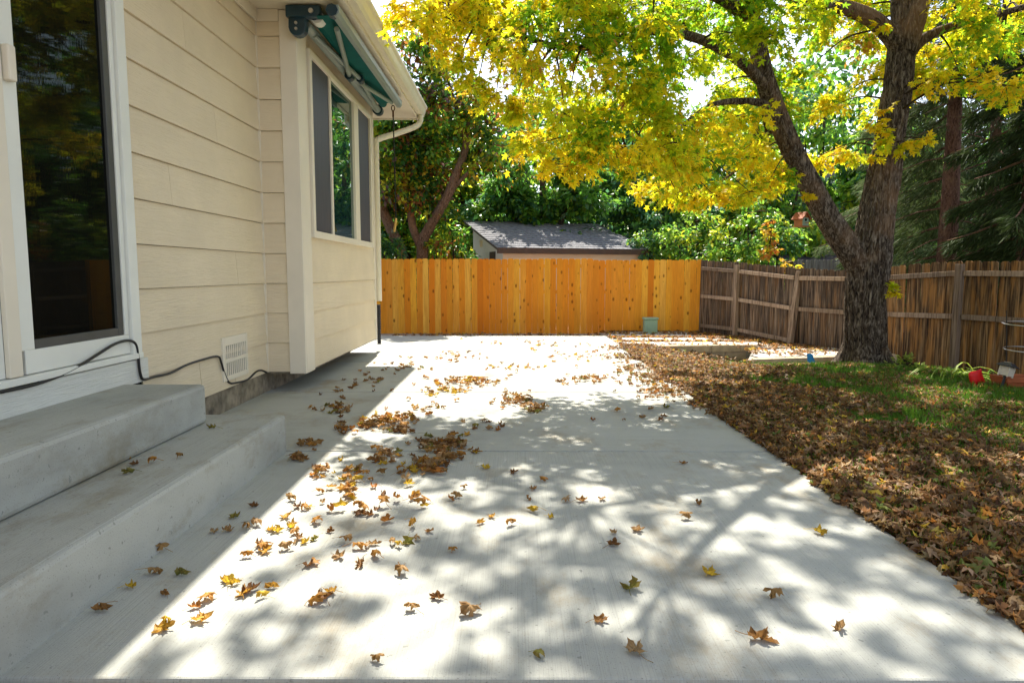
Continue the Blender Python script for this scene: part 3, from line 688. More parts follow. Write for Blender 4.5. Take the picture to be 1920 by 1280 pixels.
# ---- broad-leaved background trees
DT = diamond_template()
def bg_tree(name, label, group, trunks, blobs, nleaf, cols, wts, size, barkm, ncl=60, rcl=(.5, .8), seg=9, cat='tree', droop=.45, T=DT, fw=-.55):
    """trunks: list of (points, radii); blobs: crown ellipsoids (centre, radii)"""
    b0 = Vector(trunks[0][0][0]); t = empty(name, b0); tag(t, label, cat, group)
    inv = Matrix.Translation(b0).inverted(); mb = MB(); lp = []
    for pts, rad in trunks:
        cp_ = curve_pts(pts, 26); lp += cp_[4:]
        mb.tube(cp_, lerp_list(rad, 26), seg, rough=lambda i, an, p: 1 + .16 * mnoise.noise(Vector((math.cos(an) * 2, math.sin(an) * 2, p.z * 2))))
    lp = np.array([tuple(p) for p in lp]); LV, LF, LC, base = [], [], [], 0
    vol = np.array([np.prod(r) for _, r in blobs]); vol = vol / vol.sum()
    for _ in range(ncl):
        bi = rng.choice(len(blobs), p=vol); c0, r0 = blobs[bi]
        c = np.array(c0) + unit(1)[0] * np.array(r0) * rng.uniform(.25, 1) ** .45
        n = int(nleaf / ncl * rng.uniform(.6, 1.4)); pos, f, nr, tw = cluster_leaves(c, rng.uniform(*rcl), n, 8, .6, droop)
        f[:, 2] += fw + .55
        main = rng.choice(len(cols), p=wts); ch = rng.choice(len(cols), n, p=wts); ch[rng.random(n) < .5] = main
        a, b, cc = scatter(T, pos, f, nr, rng.uniform(.75, 1.25, n) * size, jitter_col(np.array(cols)[ch], n, .3, .1))
        LV.append(a); LF.append(b + base); LC.append(cc); base += len(a)
        d = np.linalg.norm(lp - c, axis=1) + np.clip(lp[:, 2] - c[2] - .3, 0, None) * .8; s = Vector(lp[d.argmin()]); e = Vector(c)
        mb.tube(curve_pts([s, (s + e) / 2 + Vector((0, 0, .1 * (e - s).length)), e], 6), lerp_list([.03, .018, .008], 6), 4, cap=False)
    o = link('trunk', mb.mesh('trunk', barkm, True), t); o.matrix_parent_inverse = inv
    o = link('crown', np_mesh('crown', np.concatenate(LV), np.concatenate(LF), M['leafbg'], np.concatenate(LC)), t); o.matrix_parent_inverse = inv
    return t
DG = (.06, .17, .03); MG = (.15, .34, .04); LG = (.34, .54, .06); YG = (.58, .62, .04); RU = (.40, .15, .04); PU = (.16, .09, .08); BG = (.08, .21, .10); OY = (.62, .42, .03)
def q(u, v, Y_): return tuple(P(u, v, Y=Y_))
Y0 = 22.0
bg_tree('fruit_tree', 'multi-stemmed tree with drooping dark green and rust leaves behind the fence left of the shed', None,
    [([q(798, 500, Y0)[:2] + (-.4,), q(792, 470, Y0), q(803, 430, Y0), q(838, 370, Y0), q(858, 320, Y0), q(874, 270, Y0), q(862, 225, Y0), q(840, 150, Y0)], [.20, .19, .17, .15, .13, .11, .08, .04]),
     ([q(755, 520, Y0)[:2] + (-.4,), q(752, 480, Y0), q(735, 435, Y0), q(715, 385, Y0), q(690, 320, Y0), q(670, 220, Y0)], [.19, .18, .17, .15, .12, .05]),
     ([q(795, 470, Y0), q(775, 430, Y0), q(768, 370, Y0), q(765, 280, Y0), q(770, 160, Y0)], [.14, .13, .11, .08, .04]),
     ([q(845, 358, Y0), q(880, 322, Y0), q(912, 292, Y0)], [.07, .06, .03])],
    [(q(790, 190, Y0), (1.7, 1.3, 1.5)), (q(720, 290, Y0), (1.5, 1.3, 1.5)), (q(850, 240, Y0 + .3), (1.7, 1.2, 1.5)), (q(760, 350, Y0 + .5), (1.4, 1.0, 1.0)), (q(930, 270, Y0 + .6), (1.1, 1.0, 1.4)), (q(790, 110, Y0), (1.0, .8, .7))],
    24000, [DG, MG, YG, RU, OY, PU], [.26, .32, .18, .10, .09, .05], .19, M['bark2'], 150, (.45, .72), 12, 'tree', .7)
spec = [  # u centre, Y, base half width m, top v, label, palette
    (760, 28, 2.6, 130, 'broad green tree directly behind the rust-leaved fruit tree', 0),
    (640, 27, 2.2, 150, 'tall mixed green tree showing left of the drain corner behind the house', 0),
    (905, 30, 2.6, 150, 'rusty and green tree rising behind the left end of the shed roof', 1),
    (1010, 25.5, 2.0, 215, 'dark-trunked green tree standing just behind the shed ridge', 2),
    (1120, 29, 2.6, 200, 'dense deep green tree behind the right half of the shed', 2),
    (1240, 26, 2.1, 250, 'blue-green bushy tree filling the gap right of the shed', 3),
    (1330, 30, 2.6, 180, 'bright green tree under the yellow maple sprays beyond the fence corner', 4),
    (1430, 27, 2.0, 270, 'light leafy tree behind the far grey fence', 4),
    (1545, 31, 2.6, 160, 'pale sunlit green tree seen between the two maple limbs', 5),
    (1660, 29, 2.4, 190, 'silvery green tree just behind the main maple trunk', 5)]
pal = [([DG, MG, YG], [.25, .5, .25]), ([DG, MG, RU, YG], [.2, .42, .12, .26]), ([DG, MG, BG, LG], [.22, .36, .2, .22]), ([BG, DG, MG, LG], [.36, .16, .28, .20]), ([MG, LG, DG, YG], [.35, .3, .2, .15]), ([LG, MG, BG, YG], [.45, .25, .2, .1])]
for (u, Y_, hw, tv, lab, pi_) in spec:
    b = P(u, 520, Y=Y_); top = P(u, tv, Y=Y_).z; lx = rng.uniform(-.5, .5)
    tr = [([(b.x, Y_, -.6), (b.x + lx * .3, Y_, top * .3), (b.x + lx, Y_, top * .6), (b.x + lx * .8, Y_, top * .92)], [.24, .19, .13, .03]),
          ([(b.x + .05, Y_, .9), (b.x - .8, Y_ - .2, top * .45), (b.x - 1.2, Y_ - .2, top * .75)], [.14, .10, .03]),
          ([(b.x, Y_, 1.3), (b.x + .9, Y_ - .1, top * .5), (b.x + 1.3, Y_, top * .78)], [.13, .09, .03])]
    bl = [((b.x + lx, Y_, top * .70), (hw * .9, hw * .35, top * .27)), ((b.x - hw * .45, Y_ - .5, top * .42), (hw * .85, hw * .3, top * .28)), ((b.x + hw * .45, Y_ - .4, top * .40), (hw * .85, hw * .3, top * .28))]
    bg_tree('broadleaf_tree', lab, 'green trees beyond the fences', tr, bl, 12000, *pal[pi_], .24, M['bark4'], 85, (.5, .85))
shr = [(715, 21.5, .9, 425, 'dark blue-green shrub behind the fence beside the house corner', 3), (845, 22.3, .9, 415, 'purple-flecked shrub against the shed gable behind the fence', 1), (1235, 23.2, 1.1, 400, 'glossy green shrub leaning over the right end of the shed roof', 3),
       (1300, 22, 1.0, 395, 'fresh green shrub behind the corner where the two fences meet', 4), (1395, 20.5, 1.1, 370, 'sparse sunlit shrub behind the old fence left of the birdhouse', 4), (1450, 21, .8, 400, 'leafy shrub with orange vine in front of the far grey fence', 5)]
for (u, Y_, hw, tv, lab, pi_) in shr:
    b = P(u, 520, Y=Y_); top = P(u, tv, Y=Y_).z
    bg_tree('shrub', lab, 'shrubs behind the fences', [([(b.x, Y_, -.5), (b.x + .1, Y_, top * .5), (b.x + .05, Y_, top * .9)], [.06, .04, .01]), ([(b.x, Y_, -.3), (b.x - .4, Y_, top * .5), (b.x - .5, Y_, top * .85)], [.05, .03, .01])],
            [((b.x, Y_, top * .62), (hw, hw * .7, top * .38))], 3200, *pal[pi_], .15, M['bark4'], 34, (.3, .5), 6, 'shrub')
vb_ = q(1437, 490, 19.0)
bg_tree('creeper', 'orange and yellow vine hanging beside the old fence left of the birdhouse', None, [([(vb_[0], 19, -.2), (vb_[0] + .05, 19, 1.6), (vb_[0] + .12, 19, 2.9)], [.03, .02, .008])],
        [((vb_[0] + .05, 19, 2.2), (.16, .15, .75))], 260, [OY, (.6, .25, .04), YG], [.35, .4, .25], .13, M['twig'], 14, (.12, .22), 5, 'vine')
vb_ = q(1484, 497, 15.2)
bg_tree('sapling', 'small sapling with yellow leaves poking above the old fence', None, [([(vb_[0], 15.2, -.2), (vb_[0], 15.2, 1.3), (vb_[0] + .03, 15.2, 1.7)], [.015, .01, .004])],
        [((vb_[0], 15.2, 1.66), (.20, .1, .13))], 75, [OY, YG, (.7, .5, .04)], [.4, .3, .3], .11, M['twig'], 6, (.1, .16), 5, 'plant')
# far wood closing the view
n = 46000; fxw = rng.uniform(-22, 34, n); hh = 7.8 + 2.2 * np.sin(fxw * .45) + 1.5 * np.sin(fxw * 1.1 + 1) + np.where(fxw > 8, 3.5, 0); hh = hh + np.where(fxw < 9, 2.2, 0); fz = rng.uniform(-.06, 1, n) * hh
pos = np.stack([fxw, 40 + rng.normal(size=n) * 1.5 + 1.2 * np.sin(fxw * 1.9 + fz), fz], -1); ff_ = unit(n); ff_[:, 2] -= .5; nr = unit(n); nr[:, 2] += .8
a, b, c = scatter(DT, pos, ff_, nr, rng.uniform(.4, .65, n), jitter_col(np.array([DG, MG, LG])[rng.choice(3, n, p=[.45, .4, .15])], n, .3, .1))
tag(link('far_wood', np_mesh('far_wood', a, b, M['leafbg'], c)), 'dense green wood closing the view behind the yards', 'wood', kind='stuff')

# ---- spruces on the right
def spruce(label, base, H, rad, tr, zlow, nbr, col, bare=0):
    t = empty('spruce_tree', base); tag(t, label, 'tree', 'spruces behind the old fence'); inv = Matrix.Translation(Vector(base)).inverted()
    bx, by, bz = base; mb = MB()
    mb.tube([(bx, by, bz), (bx + .03, by, bz + H * .3), (bx - .02, by, bz + H * .65), (bx, by, bz + H)], [tr, tr * .85, tr * .5, .02], 16, rough=lambda i, an, p: 1 + .1 * mnoise.noise(Vector((math.cos(an) * 3, math.sin(an) * 3, p.z * 4))))
    LV, LF, LC, basei = [], [], [], 0
    for k in range(nbr):
        z0 = zlow + (H * .97 - zlow) * (k / nbr) ** 1.1; an = k * 2.399 + rng.uniform(-.3, .3); L = rad * (1 - (z0 / H) ** 1.3) * rng.uniform(.75, 1.1) + .25
        if bare and math.sin(an) < .25 and z0 < bare:
            if rng.random() < .6: mb.tube([(bx, by, bz + z0), (bx + math.cos(an) * .7, by + math.sin(an) * .7, bz + z0 - .12), (bx + math.cos(an) * 1.5, by + math.sin(an) * 1.3, bz + z0 - .42)], [.025, .015, .005], 5, cap=False)
            continue
        d = np.array((math.cos(an), math.sin(an), 0)); pts = [np.array((bx, by, bz + z0)) + d * L * s + np.array((0, 0, -.42 * L * s ** 1.3 + .30 * L * max(0, s - .6) ** 1.5)) for s in np.linspace(0, 1, 7)]
        mb.tube([Vector(p) for p in pts], lerp_list([.035, .012], 7), 5, cap=False)
        n = int(520 * L); s = rng.uniform(.12, 1, n); ip = np.stack([np.interp(s, np.linspace(0, 1, 7), [p[j] for p in pts]) for j in range(3)], -1)
        side = np.array((-d[1], d[0], 0)); w_ = rng.normal(size=n) * .20 * L * (1.15 - s); ip += side * w_[:, None]
        hang = rng.uniform(0, .34, n) * (.5 + .5 * rng.random(n)); ip[:, 2] -= hang
        f = d * .7 + side * np.sign(w_)[:, None] * .7 + unit(n) * .5; f[:, 2] -= .75; nr = unit(n)
        NT = (np.array([(-.02, 0, 0), (.02, 0, 0), (.05, .5, .02), (0, 1, 0), (-.05, .5, .02)]), np.array([(0, 1, 2), (0, 2, 4), (4, 2, 3)]))
        a, b, c = scatter(NT, ip, f, nr, rng.uniform(.14, .30, n), jitter_col(np.array(col), n, .4, .12))
        LV.append(a); LF.append(b + basei); LC.append(c); basei += len(a)
    o = link('trunk', mb.mesh('trunk', M['bark3'], True), t); o.matrix_parent_inverse = inv
    o = link('crown', np_mesh('crown', np.concatenate(LV), np.concatenate(LF), M['needle'], np.concatenate(LC)), t); o.matrix_parent_inverse = inv
b = P(1772, 500, Y=17.0); spruce('spruce with bare reddish trunk standing right of the maple', (b.x, 17.0, -.4), 11, 3.2, .24, 1.2, 62, (.07, .10, .032), 6.2)
b = P(1925, 500, Y=14.6); spruce('dark drooping spruce at the right edge behind the fence', (b.x, 14.6, -.4), 10, 2.0, .25, .9, 60, (.04, .062, .018))
b = P(1690, 500, Y=22.5); spruce('grey-green spruce further back between maple and bare spruce trunk', (b.x, 22.5, -.4), 10, 3.0, .2, .8, 48, (.15, .20, .08))
b = P(1850, 500, Y=23); spruce('shadowy spruce far behind the bare reddish trunk', (b.x, 23, -.4), 12, 3.4, .25, .6, 52, (.045, .07, .024))

# ================================================================== LAWN COVER
def roll(V, r, k1, k2):
    """curl a flat leaf round two slanted axes, as drying leaves do"""
    for k, a in ((k1, r.uniform(0, 6.283)), (k2, r.uniform(0, 6.283))):
        ca, sa = math.cos(a), math.sin(a); u = V[:, 0] * ca + V[:, 1] * sa; w_ = -V[:, 0] * sa + V[:, 1] * ca; z = V[:, 2].copy()
        th = np.clip(u * k, -2.6, 2.6); R_ = 1 / k - z
        u2 = np.sin(th) * R_; V[:, 2] = 1 / k - np.cos(th) * R_
        V[:, 0] = u2 * ca - w_ * sa; V[:, 1] = u2 * sa + w_ * ca
    return V
def dry_variants(nv):
    V0, F0 = maple_template(0); out = []
    for i in range(nv):
        V = V0.copy(); V[:, 1] -= .38; V[:, 2] = rng.normal(size=len(V)) * .06
        V = roll(V, rng, rng.uniform(.8, 3.6), rng.uniform(.5, 2.2)); V[:, 2] += rng.normal(size=len(V)) * .03; V[:, 2] -= V[:, 2].mean()
        if i % 3 == 0: V[:, 2] *= -1
        out.append(V)
    return np.array(out), F0
DV, DF = dry_variants(40)
def litter(pos, size, cols, wts, tilt=.5):
    n = len(pos); V = DV[rng.integers(0, len(DV), n)]; an = rng.uniform(0, 6.283, n)
    f = np.stack([np.cos(an), np.sin(an), rng.normal(size=n) * tilt], -1); nr = unit(n) * tilt * 1.2; nr[:, 2] += np.where(rng.random(n) < .3, -1, 1)
    col = jitter_col(np.array(cols)[rng.choice(len(cols), n, p=wts)], n, .3, .08)
    return scatter((V, DF), pos, f, nr, size, col)
BR1 = (.21, .107, .034); BR2 = (.29, .165, .066); BR3 = (.105, .05, .018); TAN = (.38, .25, .13); OR = (.50, .22, .05); YL = (.62, .42, .05); GN = (.20, .24, .05)
n = 46000
lx = rng.uniform(PX1 - .02, 6.7, n * 2); ly = rng.uniform(1.2, 13.9, n * 2)
bare = np.array([mnoise.noise(Vector((x * .9, y * .9, 3))) + .7 * mnoise.noise(Vector((x * 2.6, y * 2.6, 8))) for x, y in zip(lx, ly)])
dens = np.clip(1.0 - .66 * smooth(3.6, 6.2, lx) - .95 * np.clip(bare + .14, 0, 1) * smooth(2.5, 3.8, lx) * 2.2 - .75 * smooth(11.3, 12.6, ly) * smooth(2.6, 3.4, lx), .05, 1)
keep = rng.random(n * 2) < dens * .68; lx, ly = lx[keep], ly[keep]
pos = np.stack([lx, ly, lawn_z(lx, ly) + .035 + rng.uniform(0, .055, len(lx))], -1)
ns = 1300; sy_ = rng.uniform(2.4, 13.6, ns); sx_ = PX1 - np.abs(rng.normal(size=ns)) * (.012 + .12 * smooth(6.6, 7.8, sy_)) * (1 + 1.3 * np.sin(sy_ * 1.7) ** 2)
ok = np.array([mnoise.noise(Vector((0, y * 1.3, 5))) for y in sy_]) + rng.normal(size=ns) * .12 > -.02; sx_, sy_ = sx_[ok], sy_[ok]
pos = np.concatenate([pos, np.stack([sx_, sy_, np.full(len(sx_), .018) + rng.uniform(0, .015, len(sx_))], -1)])
a, b, c = litter(pos, rng.uniform(.05, .10, len(pos)), [BR1, BR2, BR3, TAN, OR, YL, GN], [.28, .23, .23, .13, .07, .03, .03])
tag(link('leaf_litter', np_mesh('leaf_litter', a, b, M['litter'], c)), 'carpet of dry brown maple leaves covering the lawn', 'leaves', kind='stuff')
n = 120000
gx_ = rng.uniform(PX1 + .02, 6.9, n); gy_ = rng.uniform(1.4, 13.7, n); hgt = rng.uniform(.06, .125, n) * np.where(gx_ > 4, 1.2, .9) * np.where(gy_ > 11.6, .45, 1)
BT = (np.array([(-.055, 0, 0), (.055, 0, 0), (.03, .6, .10), (-.03, .6, .10), (0, 1, .32)]), np.array([(0, 1, 2), (0, 2, 3), (3, 2, 4)]))
f = rng.normal(size=(n, 3)) * .35; f[:, 2] = 1; nr = unit(n); nr[:, 2] *= .2
a, b, c = scatter(BT, np.stack([gx_, gy_, lawn_z(gx_, gy_) - .004], -1), f, nr, hgt, jitter_col((.10, .21, .018), n, .4, .15))
tag(link('grass', np_mesh('grass', a, b, M['grass'], c)), 'short green grass of the lawn showing between fallen leaves', 'grass', kind='stuff')
# litter on the gravel bands and along the foot of the fences
pl = []
for (y0, y1, nn) in ((13.95, 14.12, 150), (14.75, 15.05, 260), (15.7, 16.0, 240), (16.65, 16.8, 110), (17.2, 17.36, 160)):
    for _ in range(nn):
        y = rng.uniform(y0, y1); pl.append((rng.uniform(2.2, fx(y) - .05), y, -.02 + rng.uniform(0, .03)))
for _ in range(420): y = rng.uniform(12.4, 17); pl.append((fx(y) - abs(rng.normal()) * .25 - .05, y, -.02))
for _ in range(160): pl.append((rng.uniform(2.3, 5.5), rng.uniform(13.95, 17.2), 0.0))
for _ in range(130): pl.append((rng.uniform(4.5, 6.3), rng.uniform(12.5, 13.9), -.02))
for _ in range(200): pl.append((rng.uniform(-3, 2.1), rng.uniform(16.3, 17.3), -.05))
a, b, c = litter(np.array(pl), rng.uniform(.07, .12, len(pl)), [BR1, BR2, OR, YL, TAN], [.25, .25, .2, .12, .18])
tag(link('path_litter', np_mesh('path_litter', a, b, M['litter'], c)), 'dry leaves gathered between the pavers and along the fence foot', 'leaves', kind='stuff')

# ================================================================== FALLEN LEAVES ON THE CONCRETE
def big_leaf(seed):
    r = np.random.default_rng(seed)
    half = [(0, -.02), (.13, -.06), (.42, -.05), (.30, .08), (.24, .22), (.36, .30), (.42, .44), (.58, .56), (.40, .58), (.30, .66), (.17, .52), (.14, .66), (.19, .80), (.07, .90), (0, 1.08)]
    out = half + [(-x, y) for x, y in half[-2:0:-1]]
    O = np.array(out); cen = np.array((0, .36)); mid = cen + (O - cen) * .5
    V = np.concatenate([[[*cen, 0]], np.c_[mid, np.zeros(len(O))], np.c_[O, np.zeros(len(O))]])
    rr = np.hypot(V[:, 0] - cen[0], V[:, 1] - cen[1]); th = np.arctan2(V[:, 1] - cen[1], V[:, 0]); ph = r.uniform(0, 6, 3)
    V[:, 1] -= .36; V[:, 2] = .10 * rr * np.sin(5 * th + ph[0]) + .06 * np.sin(9 * th + ph[1]) * (rr > .2) + r.normal(size=len(V)) * .025
    V = roll(V, r, r.uniform(.8, 4.6), r.uniform(.5, 3.0)); V += r.normal(size=V.shape) * .028; V[:, 1] += .36
    if seed % 3 == 0: V[:, 2] *= -1
    n = len(O); F = []
    for i in range(n):
        j = (i + 1) % n; F += [(0, 1 + i, 1 + j), (1 + i, 1 + n + i, 1 + n + j), (1 + i, 1 + n + j, 1 + j)]
    s0 = len(V); L = r.uniform(.45, .8); bend = r.uniform(-.35, .35); z0 = V[1 + n][2]
    S = []
    for t in np.linspace(0, 1, 4):
        c = np.array((V[1 + n][0] + bend * t * t, V[1 + n][1] - L * t, z0 + (V[:, 2].min() + .03 - z0) * t)); S += [c + (-.014, 0, 0), c + (.014, 0, 0), c + (0, 0, .025)]
    V = np.concatenate([V, S])
    for t in range(3):
        for e in range(3):
            a = s0 + t * 3 + e; b = s0 + t * 3 + (e + 1) % 3; F += [(a, b, b + 3), (a, b + 3, a + 3)]
    V[:, 2] -= V[:, 2].min(); V[:, 1] -= .36
    return V, np.array(F), rr
PAL = {'brown': [(.36, .18, .055), (.24, .11, .035), (.42, .24, .08)], 'tan': [(.55, .38, .19), (.46, .29, .12)], 'orange': [(.62, .30, .05), (.72, .40, .05), (.55, .22, .04)], 'yellow': [(.80, .55, .04), (.85, .60, .05)], 'green': [GN, (.30, .30, .05)]}
leafmesh = {k: [] for k in PAL}
sd_ = 100
for k in PAL:
    for i in range(10):
        V, F, rr = big_leaf(sd_); sd_ += 1
        b = np.array(PAL[k][i % len(PAL[k])]); e = np.array((.20, .09, .03)) if k != 'brown' else b * .62
        t = np.clip(np.r_[rr * 1.6, np.full(12, .3)] + rng.normal(size=len(V)) * .18, 0, 1)[:, None]
        leafmesh[k].append((np_mesh('fallen_leaf', V, F, M['litter'], b * (1 - t * .75) + e * t * .75), V, F))
def in_house_shade(p): return p.x < -1.5
spots = []     # (point, size, kind, label)
def spot(u, v, kind, label, z=0.0, s=None):
    p = P(u, v, Z=z); spots.append((p, s or rng.uniform(.055, .092), kind, label))
S1 = '{} maple leaf on shaded concrete beside the lower step'
for u, v, k in [(190, 1145, 'brown'), (300, 1035, 'brown'), (285, 1078, 'tan'), (340, 1078, 'green'), (245, 1102, 'yellow'), (310, 1115, 'brown'), (400, 998, 'tan'), (425, 997, 'tan'), (440, 970, 'green'), (475, 950, 'brown'), (545, 938, 'brown'), (480, 985, 'tan'), (460, 993, 'brown')]:
    spot(u, v, k, S1.format({'green': 'green-tinged', 'tan': 'pale tan'}.get(k, k)))
S2 = '{} maple leaf in the sunlit patch at the patio front left'
for u, v, k in [(305, 1180, 'orange'), (312, 1177, 'yellow'), (375, 1165, 'orange'), (430, 1092, 'yellow'), (440, 1096, 'yellow'), (425, 1088, 'orange'), (458, 1115, 'orange'), (470, 1110, 'brown'), (490, 1122, 'yellow'), (510, 1102, 'orange'), (365, 1140, 'orange'), (388, 1125, 'orange'), (465, 1045, 'orange'), (495, 1030, 'orange'), (510, 995, 'orange'), (519, 997, 'yellow'), (545, 990, 'yellow'), (572, 955, 'orange'), (547, 985, 'orange'), (578, 952, 'yellow'), (598, 1130, 'orange'), (605, 1122, 'brown'), (620, 1112, 'orange'), (500, 1035, 'orange'), (553, 1000, 'orange')]:
    spot(u, v, k, S2.format(k))
S3 = '{} leaf lying singly among sun dapples on the front slab'
for u, v, k in [(578, 1062, 'brown'), (590, 1058, 'orange'), (690, 1025, 'tan'), (700, 1022, 'tan'), (735, 1020, 'brown'), (765, 1018, 'green'), (782, 1012, 'tan'), (848, 1035, 'orange'), (636, 1045, 'tan'), (620, 997, 'brown'), (675, 965, 'brown'), (692, 967, 'brown'), (555, 1018, 'tan'), (535, 1030, 'brown'), (590, 1012, 'green'), (572, 1018, 'yellow'), (770, 1145, 'brown'), (820, 1122, 'brown'), (878, 1150, 'tan'), (708, 1240, 'brown'), (1012, 1230, 'green'), (1192, 1222, 'tan'), (1125, 1165, 'brown'), (1185, 1105, 'green'), (1330, 1078, 'yellow'), (1455, 1120, 'brown'), (1425, 1200, 'brown'), (1577, 1180, 'tan'), (1535, 1000, 'yellow'), (1285, 973, 'brown'), (1310, 945, 'brown'), (1280, 870, 'brown'), (1150, 1000, 'tan'), (1150, 1022, 'brown'), (1195, 995, 'tan'), (1005, 960, 'yellow'), (1033, 970, 'yellow'), (958, 985, 'orange'), (900, 982, 'orange'), (922, 970, 'orange'), (805, 998, 'brown'), (855, 932, 'brown'), (990, 937, 'brown'), (1000, 918, 'brown'), (1018, 902, 'orange'), (963, 887, 'brown'), (1062, 940, 'tan'), (1090, 940, 'brown'), (1130, 937, 'tan'), (910, 878, 'yellow'), (890, 850, 'yellow'), (676, 1060, 'brown'), (752, 1075, 'brown'), (672, 1030, 'orange')]:
    big = (u, v) in ((878, 1150), (1185, 1105), (1425, 1200))
    spot(u, v, k, {(1185, 1105): 'upright green and brown maple leaf on the front slab, largest right of centre', (1425, 1200): 'broad brown maple leaf with long stalk near the front right of the patio', (878, 1150): 'open pale maple leaf with yellow stalk near the front centre of the patio', (1330, 1078): 'yellow maple leaf alone on the right half of the front slab'}.get((u, v), S3.format({'tan': 'pale tan', 'green': 'green-tinged'}.get(k, k))), 0, .105 if big else None)
for u, v, k, z in [(235, 862, 'tan', .315), (240, 888, 'green', .315), (285, 868, 'orange', .315), (252, 872, 'brown', .315), (337, 858, 'brown', .315), (398, 803, 'green', .315)]:
    spot(u, v, k, 'small dry leaf lying on the lower concrete step', z)
nsingle = len(spots)
heaps = [((690, 940), (150, 75), 36, 'orange', 'orange leaf on sunny concrete between step and heap'), ((620, 720), (60, 30), 14, 'brown', 'brown leaf in the shadow below the bay'), ((825, 850), (38, 26), 62, 'brown', 'leaf in the brown heap straddling the control joint'), ((845, 835), (26, 9), 26, 'brown', 'leaf in the brown heap straddling the control joint'), ((800, 880), (30, 13), 24, 'orange', 'orange leaf in the sunny cluster before the control joint'),
    ((970, 752), (34, 11), 34, 'brown', 'dark leaf in the shaded heap right of centre on the second slab'), ((1005, 766), (22, 6), 22, 'brown', 'dark leaf in the shaded heap right of centre on the second slab'),
    ((870, 718), (58, 9), 62, 'orange', 'golden leaf in the long sunlit drift across the second slab'), ((835, 735), (36, 6), 22, 'yellow', 'golden leaf in the long sunlit drift across the second slab'),
    ((735, 790), (40, 9), 40, 'orange', 'orange leaf in the cluster on the eave shadow line'), ((690, 795), (22, 9), 20, 'orange', 'orange leaf in the cluster on the eave shadow line'),
    ((635, 770), (30, 10), 18, 'brown', 'brown leaf in the shadow below the bay'), ((580, 835), (14, 5), 9, 'brown', 'brown leaf in the shadow just past the step end'), ((562, 860), (14, 5), 10, 'brown', 'brown leaf in the shadow just past the step end'), ((645, 805), (16, 7), 12, 'brown', 'brown leaf in the shadow below the bay'),
    ((725, 850), (22, 7), 12, 'brown', 'leaf in the small clump left of the heap'), ((600, 888), (14, 8), 9, 'orange', 'orange leaf on sunny concrete between step and heap'), ((655, 920), (20, 14), 11, 'orange', 'orange leaf on sunny concrete between step and heap'),
    ((750, 808), (18, 5), 9, 'brown', 'leaf in the small clump left of the heap'), ((1110, 712), (42, 8), 26, 'brown', 'brown leaf drifted near the lawn edge on the shaded slab'), ((1050, 715), (14, 5), 6, 'brown', 'brown leaf drifted near the lawn edge on the shaded slab'),
    ((800, 765), (40, 10), 12, 'orange', 'leaf between the long drift and eave shadow'), ((760, 690), (45, 8), 18, 'brown', 'brown leaf near the far end of the eave shadow'), ((700, 715), (40, 14), 14, 'brown', 'brown leaf in the shadow below the bay'),
    ((840, 668), (60, 8), 22, 'orange', 'small orange leaf on the glaring far part of the patio'), ((960, 690), (60, 7), 18, 'orange', 'small orange leaf on the glaring far part of the patio'), ((1080, 670), (60, 12), 22, 'orange', 'small orange leaf on the glaring far part of the patio'), ((1000, 645), (100, 8), 24, 'orange', 'small orange leaf on the glaring far part of the patio'),
    ((1170, 690), (25, 20), 26, 'brown', 'brown leaf spilling off the lawn onto the patio edge'), ((1235, 735), (30, 14), 40, 'brown', 'brown leaf spilling off the lawn onto the patio edge'), ((1205, 715), (20, 14), 22, 'brown', 'brown leaf spilling off the lawn onto the patio edge'), ((1200, 780), (70, 20), 7, 'brown', 'lone brown leaf on the shaded slab beside the lawn'), ((720, 880), (60, 30), 12, 'orange', 'orange leaf on sunny concrete between step and heap'), ((900, 800), (60, 16), 9, 'brown', 'lone leaf on shaded concrete behind the main heap')]
mixes = {'brown': (['brown', 'tan', 'orange', 'green'], [.55, .2, .17, .08]), 'orange': (['orange', 'yellow', 'brown', 'tan'], [.5, .18, .22, .1]), 'yellow': (['yellow', 'orange', 'brown'], [.45, .35, .2])}
for (cu, cv), (su, sv), nn, k, lab in heaps:
    for j in range(int(nn * 1.35)):
        ks, ws = mixes[k]
        u, v = cu + rng.normal() * su * .62, cv + rng.normal() * sv * .62
        p = P(u, v, Z=0)
        if p.x < -2.55 or p.x > PX1 + .1 or p.y > 16.2: continue
        if p.x < -1.85 and p.y < 5.65: continue
        dens = math.exp(-((u - cu) / su) ** 2 - ((v - cv) / sv) ** 2) * (nn > 20)
        kk = ks[rng.choice(len(ks), p=ws)]; lab2 = lab
        for w_ in ('small orange ', 'lone brown ', 'orange ', 'golden ', 'brown ', 'dark ', 'lone '):
            if lab2.startswith(w_): lab2 = lab2[len(w_):]
        lab2 = {'green': 'green-tinged', 'tan': 'pale tan'}.get(kk, kk) + ' ' + lab2.replace('the brown heap', 'the big heap')
        spots.append((Vector((p.x, p.y, rng.uniform(0, .03) * dens)), rng.uniform(.055, .095), kk, lab2))
ORD = 'first second third fourth fifth sixth seventh eighth ninth tenth eleventh twelfth thirteenth fourteenth fifteenth sixteenth seventeenth eighteenth nineteenth twentieth twenty-first twenty-second twenty-third twenty-fourth twenty-fifth twenty-sixth twenty-seventh twenty-eighth twenty-ninth thirtieth thirty-first thirty-second thirty-third thirty-fourth thirty-fifth thirty-sixth thirty-seventh thirty-eighth thirty-ninth fortieth'.split()
order = sorted(range(len(spots)), key=lambda i: -spots[i][1] / spots[i][0].y * (1.0))
singles = {}
for i in order[:300]: singles.setdefault(spots[i][3], []).append(i)
for lab, ids in singles.items():
    if 1 < len(ids) <= len(ORD) and not any(w_ in lab for w_ in ('big heap', 'shaded heap', 'long sunlit drift')):
        for r_, i in enumerate(sorted(ids, key=lambda i: spots[i][0].x / spots[i][0].y)): spots[i] = spots[i][:3] + (lab + ', ' + ORD[r_] + ' from left',)
